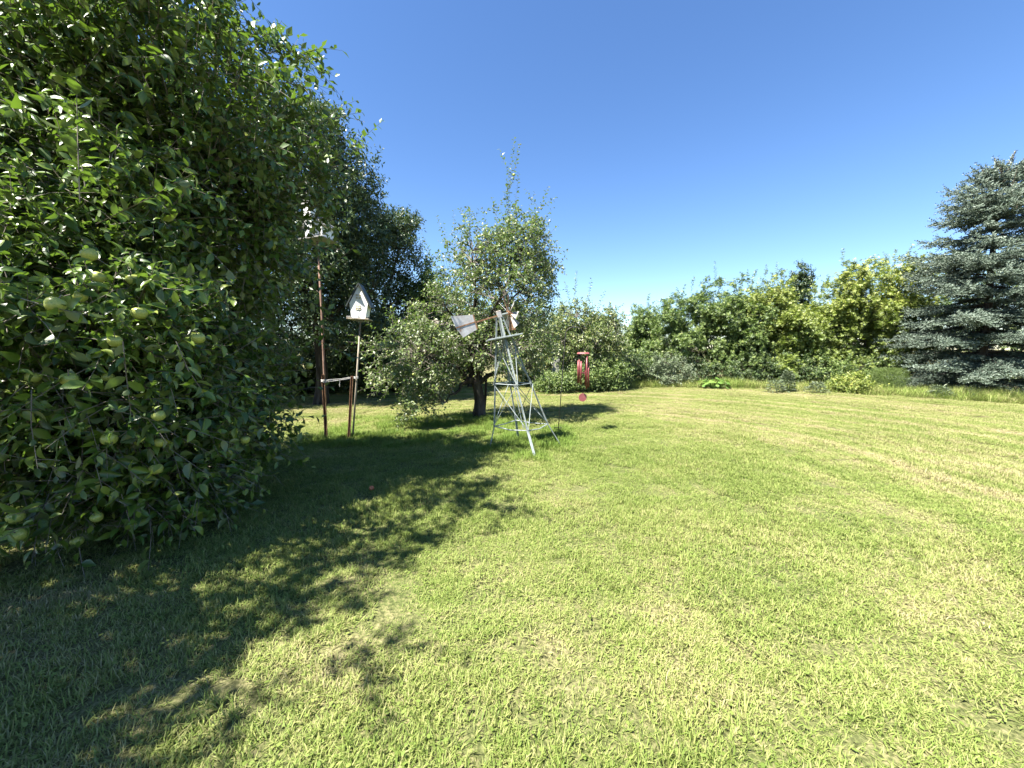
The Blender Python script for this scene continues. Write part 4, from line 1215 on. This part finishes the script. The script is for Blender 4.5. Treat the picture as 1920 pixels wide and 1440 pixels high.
# ------------------------------------------------------------------ ornamental windmill
def windmill():
    c = Vector((0.22, 5.98, 0))
    o = thing('garden_windmill', 'leaning grey metal ornamental windmill with rusty tail vane on the lawn', 'windmill', c)
    LEAN = -0.20
    def W(p):                                                   # the tower leans to the left
        p = Vector(p)
        return Vector((p.x + LEAN * p.z, p.y - 0.015 * p.z, p.z))
    dirs = [Vector((0.19, -0.98, 0)), Vector((-0.98, -0.19, 0)), Vector((-0.19, 0.98, 0)), Vector((0.98, 0.19, 0))]
    prof = [(-0.04, 0.60), (0.36, 0.43), (1.02, 0.30), (1.72, 0.14), (2.04, 0.045)]
    def R(z): return np.interp(z, [a for a, b in prof], [b for a, b in prof])
    def node(i, z): return W(dirs[i % 4] * float(R(z)) + Vector((0, 0, z)))
    for i in range(4):
        bm = bmesh.new()
        # foot: wider strap, then the slimmer angle-iron leg
        bm_bar(bm, node(i, prof[0][0]), node(i, 0.37), 0.036, 0.012, up=dirs[i])
        a, b = node(i, 0.345), node(i, 2.03)
        tng = dirs[i].cross(Vector((0, 0, 1)))
        bm_bar(bm, a, b, 0.027, 0.005, up=(dirs[i] + tng).normalized())
        bm_bar(bm, a + tng * 0.004, b + tng * 0.004, 0.005, 0.026, up=(dirs[i] + tng).normalized())
        obj_bm('leg', bm, M['galv'], o)
    for z, w in ((0.36, 0.017), (1.02, 0.015)):
        for i in range(4):
            bm = bmesh.new()
            a, b = node(i, z), node(i + 1, z)
            mid = (a + b) / 2
            if z < 0.5:                                         # lower rails bow a little
                mid += Vector((0, 0, -0.02)) + (dirs[i] + dirs[(i + 1) % 4]) * 0.02
            bm_tube(bm, [a, mid, b], w / 2, 6)
            obj_bm('rail', bm, M['galv'], o)
    for (z0, z1) in ((0.37, 1.01), (1.03, 1.68)):
        for i in range(4):
            for (s, e) in ((z0, z1), (z1, z0)):
                bm = bmesh.new()
                off = (dirs[i] + dirs[(i + 1) % 4]) * (0.006 if s < e else 0.012)
                bm_tube(bm, [node(i, s) + off, node(i + 1, e) + off], 0.0055, 5)
                obj_bm('brace', bm, M['galv'], o)
    # pump rod down the middle
    bm = bmesh.new(); bm_tube(bm, [W((0.02, 0, 0.3)), W((0, 0, 2.0))], 0.007, 6)
    obj_bm('pump_rod', bm, M['galv'], o)
    # platform, tilted with the head
    tilt = Matrix.Rotation(-0.19, 3, 'Y')
    pc = W((0, 0, 1.73)) 
    bm = bmesh.new()
    s = 0.25
    yaw = Matrix.Rotation(0.19, 3, 'Z')
    rot = tilt @ yaw
    bm_box(bm, pc, (0.52, 0.42, 0.022), rot, 0.003)
    obj_bm('platform', bm, M['galv'], o)
    # head
    hd = W((0, 0, 2.07))
    yawh = Matrix.Rotation(math.radians(24), 3, 'Z')
    H = (Matrix.Rotation(-0.28, 3, 'Y') @ yawh)
    def HW(p): return hd + H @ Vector(p)
    bm = bmesh.new()
    bm_box(bm, HW((0.0, 0, 0.015)), (0.075, 0.05, 0.11), H, 0.008)
    obj_bm('gear_box', bm, M['galv_white'], o)
    bm = bmesh.new(); bm_tube(bm, [HW((-0.03, 0, 0.0)), HW((0.19, 0, 0.0))], 0.012, 8)
    obj_bm('axle', bm, M['galv'], o)
    bm = bmesh.new(); bm_bar(bm, HW((-0.02, 0, 0.0)), HW((-0.68, 0, -0.03)), 0.012, 0.022, up=H @ Vector((0, 0, 1)))
    tail = obj_bm('tail_rod', bm, M['rust'], o)
    # vane: sheet flaring to the rear, notched end
    Mv = Matrix.Translation(HW((0, -0.010, 0))) @ (H.to_4x4()) @ Matrix.Rotation(PI / 2, 4, 'X')
    bm = bmesh.new()
    bm_plate(bm, [(-0.42, 0.10), (-0.42, -0.125), (-0.66, -0.19), (-0.725, -0.03), (-0.75, 0.15)], 0.004, Mv)
    vane = obj_bm('tail_vane', bm, M['galv_white'], o)
    bm = bmesh.new()
    bm_bar(bm, HW((-0.412, -0.014, -0.125)), HW((-0.412, -0.014, 0.10)), 0.008, 0.016, up=H @ Vector((1, 0, 0)))
    bm_bar(bm, HW((-0.42, -0.016, -0.012)), HW((-0.725, -0.016, -0.03)), 0.006, 0.018, up=H @ Vector((0, 0, 1)))
    obj_bm('vane_strap', bm, M['rust'], vane)
    # wheel
    hub = HW((0.17, 0, 0))
    bm = bmesh.new()
    ax = H @ Vector((1, 0, 0))
    bm_tube(bm, [hub - ax * 0.025, hub + ax * 0.035], 0.035, 12)
    wh = obj_bm('wheel_hub', bm, M['rust'], o)
    n = 9
    u0 = H @ Vector((0, 0, 1)); v0 = H @ Vector((0, 1, 0))
    for k in range(n):
        an = 2 * PI * k / n + 0.2
        r = u0 * math.cos(an) + v0 * math.sin(an)
        t = ax.cross(r).normalized()
        pt = math.radians(-38)
        wdir = t * math.cos(pt) + ax * math.sin(pt)
        nrm = r.cross(wdir).normalized()
        Rm = Matrix((r, wdir, nrm)).transposed().to_4x4()
        bm = bmesh.new()
        L = 0.27
        poly = [(0.085, -0.020), (L, -0.062), (L, 0.062), (0.085, 0.020)]
        seg = []
        bm_plate(bm, poly, 0.0025, Matrix.Translation(hub) @ Rm)
        bl = obj_bm('blade', bm, M['galv_white'] if k % 4 else M['rust'], o)
        bm = bmesh.new(); bm_tube(bm, [hub + r * 0.02 - nrm * 0.006, hub + r * 0.15 - nrm * 0.006], 0.005, 5)
        obj_bm('spoke', bm, M['rust'], bl)
windmill()

# ------------------------------------------------------------------ wind chime and its hook
def chime():
    g = ground_at(1046, 813)
    hook = thing('garden_hook', 'thin dark metal shepherd hook beside the windmill', 'garden hook', g)
    top = at(1060, 628, g.y) - g
    hx = at(1094, 640, g.y) - g
    bm = bmesh.new()
    pts = [Vector((0, 0, -0.08)), top * 0.5 + Vector((0.004, 0, 0)), top]
    r = (hx.x - top.x) / 2
    for k in range(1, 10):
        a = PI - PI * k / 9
        pts.append(Vector((top.x + r + r * math.cos(a), top.y, top.z + r * 0.9 * math.sin(a))))
    pts.append(pts[-1] + Vector((0.002, 0, -0.03)))
    pts.append(pts[-1] + Vector((0.02, 0, -0.025)))
    pts.append(pts[-1] + Vector((0.025, 0, 0.012)))
    bm_tube(bm, pts, 0.0075, 7)
    obj_bm('pole', bm, M['black_metal'], hook, True)
    hang = pts[-2] + g
    bm = bmesh.new(); bm_tube(bm, [(-0.07, 0, 0.09), (0.07, 0, 0.09)], 0.006, 6); bm_tube(bm, [(-0.06, 0, 0.09), (-0.055, 0, -0.1)], 0.005, 6); bm_tube(bm, [(0.06, 0, 0.09), (0.055, 0, -0.1)], 0.005, 6)
    obj_bm('step_prong', bm, M['black_metal'], hook)
    # chime
    tz = at(1094, 662, g.y).z
    c = Vector((at(1094, 662, g.y).x, g.y, tz))
    o = thing('wind_chime', 'red wind chime with hanging tubes and round disc', 'wind chime', c)
    bm = bmesh.new()
    bmesh.ops.create_cone(bm, cap_ends=True, segments=8, radius1=0.118, radius2=0.105, depth=0.028)
    obj_bm('top_plate', bm, M['red_wood'], o)
    bm = bmesh.new()
    bm_tube(bm, [hang - c + Vector((0, 0, 0.0)), (0, 0, 0.07)], 0.002, 5)
    for k in range(3):
        a = 2 * PI * k / 3 + 0.4
        bm_tube(bm, [(0, 0, 0.07), (0.09 * math.cos(a), 0.09 * math.sin(a), 0.012)], 0.002, 5)
    obj_bm('hanging_cord', bm, M['black_metal'], o)
    tubes_ = [(-0.095, -0.02, 0.135, 0.40), (-0.052, -0.07, 0.145, 0.42), (0.048, -0.075, 0.045, 0.60), (0.10, 0.0, 0.17, 0.45), (0.056, 0.072, 0.10, 0.50), (-0.06, 0.075, 0.12, 0.43)]
    for x, y, drop, L in tubes_:
        bm = bmesh.new(); bm_tube(bm, [(x, y, -drop), (x, y, -drop - L)], 0.0155, 12)
        tb = obj_bm('tube', bm, M['red'], o, True)
        bm = bmesh.new(); bm_tube(bm, [(x * 0.95, y * 0.95, -0.012), (x, y, -drop + 0.002)], 0.0018, 5)
        obj_bm('cord', bm, M['black_metal'], tb)
    bm = bmesh.new(); bmesh.ops.create_cone(bm, cap_ends=True, segments=20, radius1=0.045, radius2=0.045, depth=0.02, matrix=Matrix.Translation((0, 0, -0.36)))
    obj_bm('striker', bm, M['red_wood'], o)
    dz = at(1092, 745, g.y).z - tz
    bm = bmesh.new(); bm_tube(bm, [(0, 0, -0.012), (0, 0, dz + 0.07)], 0.0018, 5)
    obj_bm('sail_cord', bm, M['black_metal'], o)
    bm = bmesh.new(); bmesh.ops.create_cone(bm, cap_ends=True, segments=32, radius1=0.077, radius2=0.077, depth=0.008, matrix=Matrix.Translation((0, 0, dz)) @ Matrix.Rotation(math.radians(12), 4, 'Z') @ Matrix.Rotation(PI / 2, 4, 'X'))
    obj_bm('sail_disc', bm, M['red_wood'], o)
chime()

# ------------------------------------------------------------------ birdhouses on poles
def u_post(bm_holes, bm, a, b, w, side):
    """perforated U-channel post from a to b facing the camera"""
    a, b = Vector(a), Vector(b)
    d = (b - a).normalized()
    bm_bar(bm, a, b, w, 0.006, up=(0, -1, 0))
    for s in (-1, 1):
        off = Vector((1, 0, 0)) * s * w * 0.5
        bm_bar(bm, a + off + Vector((0, -0.011, 0)), b + off + Vector((0, -0.011, 0)), 0.006, 0.024, up=(0, -1, 0))
    L = (b - a).length
    n = int(L / 0.032)
    for k in range(n):
        p = a + d * (0.04 + k * 0.032)
        if p.z < 0.02: continue
        bm_box(bm_holes, p + Vector((0, -0.0045, 0)), (0.010, 0.006, 0.014))

def birdhouses():
    # --- white birdhouse
    g = ground_at(659, 818)
    Y = g.y
    pt = at(676, 600, Y)
    o = thing('birdhouse', 'white gabled birdhouse with dark roof on a pale leaning pole', 'birdhouse', g)
    bm = bmesh.new(); bm_tube(bm, [(0.012, 0.0, -0.10), (pt - g) * 0.5 + Vector((0.012, 0, 0)), pt - g], [0.017, 0.016, 0.015], 9)
    obj_bm('pole', bm, M['conduit'], o, True)
    # house, slightly tilted with the pole
    k = Y / FPX
    bc = pt - g
    Rz = Matrix.Rotation(math.radians(8), 3, 'Z') @ Matrix.Rotation(math.radians(2.0), 3, 'Y')
    def HP(x, y, z): return bc + Rz @ Vector((x, y, z))
    fr = [(-0.118, 0.02), (0.108, 0.02), (0.150, 0.27), (0.0, 0.575), (-0.150, 0.27)]
    dep = 0.13
    bm = bmesh.new()
    A = [bm.verts.new(HP(x, -dep, z)) for x, z in fr]; B = [bm.verts.new(HP(x, dep, z)) for x, z in fr]
    bm.faces.new(A); bm.faces.new(B[::-1])
    for i in range(5): bm.faces.new((A[i], B[i], B[(i + 1) % 5], A[(i + 1) % 5]))
    body = obj_bm('house_wall', bm, M['white_wood'], o)
    # roof: two slabs with overhang
    for s in (-1, 1):
        bm = bmesh.new()
        e = Vector((s * 0.195, 0, 0.205)); r = Vector((s * -0.006, 0, 0.602))
        d = (r - e).normalized(); nrm = Vector((-d.z, 0, d.x)) * (-s)
        if nrm.z < 0: nrm = -nrm
        P = [e, r, r + nrm * 0.018, e + nrm * 0.018]
        a_ = [bm.verts.new(HP(p.x, -dep - 0.028, p.z)) for p in P]; b_ = [bm.verts.new(HP(p.x, dep + 0.03, p.z)) for p in P]
        bm.faces.new(a_); bm.faces.new(b_[::-1])
        for i in range(4): bm.faces.new((a_[i], b_[i], b_[(i + 1) % 4], a_[(i + 1) % 4]))
        rf = obj_bm('roof_slab', bm, M['dark_roof'], o)
        if s < 0:
            bm = bmesh.new(); bm_box(bm, HP(-0.095, 0.05, 0.50), (0.045, 0.045, 0.15), Rz, 0.003)
            obj_bm('chimney', bm, M['dark_roof'], rf)
    # windows with crossing bars
    for z in (0.385, 0.20):
        bm = bmesh.new(); bm_box(bm, HP(-0.006, -dep - 0.003, z), (0.078, 0.008, 0.078), Rz)
        wd = obj_bm('window', bm, M['tan_paint'], o)
        bm = bmesh.new()
        bm_box(bm, HP(-0.006, -dep - 0.008, z), (0.008, 0.006, 0.078), Rz); bm_box(bm, HP(-0.006, -dep - 0.0085, z), (0.078, 0.006, 0.008), Rz)
        obj_bm('mullion', bm, M['white_wood'], wd)
    bm = bmesh.new(); bm_box(bm, HP(-0.005, -0.02, 0.008), (0.36, 0.34, 0.020), Rz, 0.003)
    pf = obj_bm('platform', bm, M['conduit'], o)
    bm = bmesh.new(); bm_box(bm, HP(-0.152, -0.10, 0.036), (0.07, 0.16, 0.024), Rz, 0.004)
    obj_bm('perch_block', bm, M['grey_wood'], pf)
    bm = bmesh.new(); bm_box(bm, HP(0.142, -0.10, 0.036), (0.05, 0.12, 0.03), Rz, 0.004)
    obj_bm('perch_block', bm, M['dark_roof'], pf)
    bm = bmesh.new(); bm_box(bm, HP(0, 0, -0.018), (0.12, 0.10, 0.03), Rz)
    obj_bm('bracket', bm, M['grey_wood'], pf)

    # --- rusty perforated stake next to it
    q = ground_at(656, 820)
    st = thing('metal_stake', 'short rusty perforated stake tied to the white birdhouse pole', 'stake', q)
    q2 = at(664, 705, q.y)
    bm = bmesh.new(); bh = bmesh.new()
    u_post(bh, bm, Vector((-0.012, -0.035, -0.12)), q2 - q + Vector((-0.016, -0.035, 0)), 0.038, 1)
    obj_bm('channel', bm, M['rust'], st); obj_bm('bolt_holes', bh, M['hole'], st)

    # --- tall pole with the steepled birdhouse
    g2 = ground_at(613, 825)
    Y2 = g2.y
    o2 = thing('birdhouse', 'steepled white church birdhouse on a tall brown pole, half hidden by apple leaves', 'birdhouse', g2)
    top = at(594, 452, Y2) - g2
    j = at(607, 705, Y2) - g2
    bm = bmesh.new(); bm_tube(bm, [j + Vector((0.005, 0.02, -0.5)), j + Vector((0, 0.02, 0)), j.lerp(top, 0.5) + Vector((0.012, 0.02, 0)), top + Vector((0, 0.02, 0.02))], [0.019, 0.019, 0.018, 0.017], 9)
    obj_bm('pole', bm, M['rust_dark'], o2, True)
    bm = bmesh.new(); bh = bmesh.new()
    u_post(bh, bm, Vector((0, -0.01, -0.12)), j + Vector((0, -0.01, 0.03)), 0.042, 1)
    pst = obj_bm('post', bm, M['rust'], o2); obj_bm('bolt_holes', bh, M['hole'], pst)
    for t in (0.25, 0.52, 0.74):
        p = j.lerp(top, t) + Vector((0.008, 0.02, 0))
        bm = bmesh.new(); bm_tube(bm, [p - Vector((0, 0, 0.012)), p + Vector((0, 0, 0.012))], 0.022, 9)
        obj_bm('pole_clamp', bm, M['rust'], o2)
    b2 = top + Vector((0.02, 0.02, 0.0))
    R2 = Matrix.Rotation(math.radians(-14), 3, 'Z') @ Matrix.Rotation(math.radians(-3), 3, 'Y')
    def H2(x, y, z): return b2 + R2 @ Vector((x, y, z))
    bm = bmesh.new(); bm_box(bm, H2(0, 0, 0.012), (0.44, 0.40, 0.022), R2, 0.003)
    obj_bm('platform', bm, M['grey_wood'], o2)
    fr = [(-0.16, 0.025), (0.16, 0.025), (0.16, 0.24), (0.0, 0.42), (-0.16, 0.24)]
    bm = bmesh.new()
    A = [bm.verts.new(H2(x, -0.10, z)) for x, z in fr]; B = [bm.verts.new(H2(x, 0.17, z)) for x, z in fr]
    bm.faces.new(A); bm.faces.new(B[::-1])
    for i in range(5): bm.faces.new((A[i], B[i], B[(i + 1) % 5], A[(i + 1) % 5]))
    obj_bm('house_wall', bm, M['white_wood'], o2)
    for s in (-1, 1):
        bm = bmesh.new()
        e = Vector((s * 0.20, 0, 0.20)); r = Vector((s * -0.006, 0, 0.445)); d = (r - e).normalized(); nrm = Vector((-d.z, 0, d.x))
        if nrm.z < 0: nrm = -nrm
        P = [e, r, r + nrm * 0.016, e + nrm * 0.016]
        a_ = [bm.verts.new(H2(p.x, -0.125, p.z)) for p in P]; b_ = [bm.verts.new(H2(p.x, 0.19, p.z)) for p in P]
        bm.faces.new(a_); bm.faces.new(b_[::-1])
        for i in range(4): bm.faces.new((a_[i], b_[i], b_[(i + 1) % 4], a_[(i + 1) % 4]))
        obj_bm('roof_slab', bm, M['grey_roof'], o2)
    bm = bmesh.new(); bm_box(bm, H2(0, -0.145, 0.27), (0.13, 0.12, 0.50), R2, 0.003)
    obj_bm('tower', bm, M['white_wood'], o2)
    bm = bmesh.new()
    bmesh.ops.create_cone(bm, cap_ends=True, segments=4, radius1=0.115, radius2=0.03, depth=0.22, matrix=Matrix.Translation(H2(0, -0.145, 0.632)) @ R2.to_4x4() @ Matrix.Rotation(PI / 4, 4, 'Z'))
    sp = obj_bm('steeple', bm, M['grey_roof'], o2)
    bm = bmesh.new()
    bm_box(bm, H2(0, -0.145, 0.81), (0.045, 0.045, 0.135), R2, 0.003)
    obj_bm('belfry', bm, M['grey_wood'], sp)
    for z in (0.15, 0.36):
        bm = bmesh.new(); bm_tube(bm, [H2(0, -0.2, z), H2(0, -0.209, z)], 0.026, 14)
        obj_bm('entrance_hole', bm, M['hole'], o2)
    # --- cord tying the poles
    p0 = at(607, 714, Y2); p1 = at(667, 708, Y)
    o3 = thing('tie_cord', 'white cord looped between the two birdhouse poles', 'cord', p0)
    for i, (dz0, dz1, dy, sag) in enumerate([(0.018, 0.022, -0.045, 0.012), (-0.022, 0.008, -0.047, 0.006), (0.002, -0.008, 0.05, 0.015)]):
        bm = bmesh.new()
        a = Vector((0.0, dy, dz0)); b = p1 - p0 + Vector((0, dy, dz1))
        pts = [a.lerp(b, t / 8) + Vector((0, 0, -sag * math.sin(PI * t / 8))) for t in range(9)]
        bm_tube(bm, pts, 0.0035, 5)
        obj_bm('strand', bm, M['rope'], o3)
    for p, rr in ((Vector((0, 0, 0)), 0.036), (p1 - p0, 0.040)):
        bm = bmesh.new()
        for dz in (-0.012, 0.004, 0.018):
            pts = [p + Vector((rr * math.cos(a), rr * 1.25 * math.sin(a) - 0.005, dz + 0.004 * math.sin(2 * a))) for a in np.linspace(0, 2 * PI, 15)]
            bm_tube(bm, pts, 0.0036, 5, cap=False)
        obj_bm('wrap', bm, M['rope'], o3)
    e = (p1 - p0) * 0.52 + Vector((0, -0.047, 0.0))
    bm = bmesh.new(); bm_tube(bm, [e + Vector((0, 0, 0.012)), e + Vector((0.004, 0, -0.06)), e + Vector((-0.003, 0, -0.09)), e + Vector((0.0, 0, -0.125))], [0.003, 0.003, 0.006, 0.0045], 5)
    obj_bm('loose_end', bm, M['rope'], o3)

    # --- weathered nest box in the back
    Yb = 14.3
    gb = ground_at(1041, 655 + 1.55 * FPX / Yb)
    o4 = thing('nest_box', 'weathered grey board nest box in the shade left of the wind chime', 'nest box', gb)
    zb = at(1041, 708, Yb).z - gb.z; zt = at(1041, 660, Yb).z - gb.z
    bm = bmesh.new(); bm_bar(bm, (0, 0.06, -0.1), (0, 0.06, zb + 0.3), 0.07, 0.07)
    obj_bm('post', bm, M['grey_wood'], o4)
    for i in range(4):
        bm = bmesh.new(); bm_box(bm, (-0.111 + i * 0.074, -0.04, (zb + zt) / 2 - 0.05 + (0.01, -0.02, 0.015, -0.008)[i]), (0.068, 0.02, (zt - zb) * 0.82), None, 0.002)
        obj_bm('board', bm, M['grey_wood'], o4)
    bm = bmesh.new(); bm_box(bm, (0, 0.03, (zb + zt) / 2 - 0.02), (0.27, 0.118, (zt - zb) * 0.84), None, 0.002)
    obj_bm('box_body', bm, M['hole'], o4)
    bm = bmesh.new(); bm_box(bm, (0, 0.0, zt - 0.01), (0.34, 0.26, 0.03), Matrix.Rotation(0.18, 3, 'X'), 0.003)
    obj_bm('lid', bm, M['dark_roof'], o4)
birdhouses()

# ------------------------------------------------------------------ fallen apples on the grass
def fallen():
    for k, (px, py, mat, s, lab) in enumerate([(697, 921, 'red_apple', 0.05, 'small red fallen apple in a sunlit gap of the tree shade')]):
        g = ground_at(px, py)
        me = APPLE_MESH
        if mat:
            me = APPLE_MESH.copy(); me.materials.clear(); me.materials.append(M[mat])
        o = bpy.data.objects.new('fallen_apple', me); C.objects.link(o)
        o.location = g + Vector((0, 0, 0.03)); o.scale = (s, s, s); o.rotation_euler = (1.1, 0.4 + k, 2 * k)
        tag(o, lab, 'apple')
        st = bpy.data.objects.new('stem', STEM_MESH); C.objects.link(st); st.parent = o
fallen()
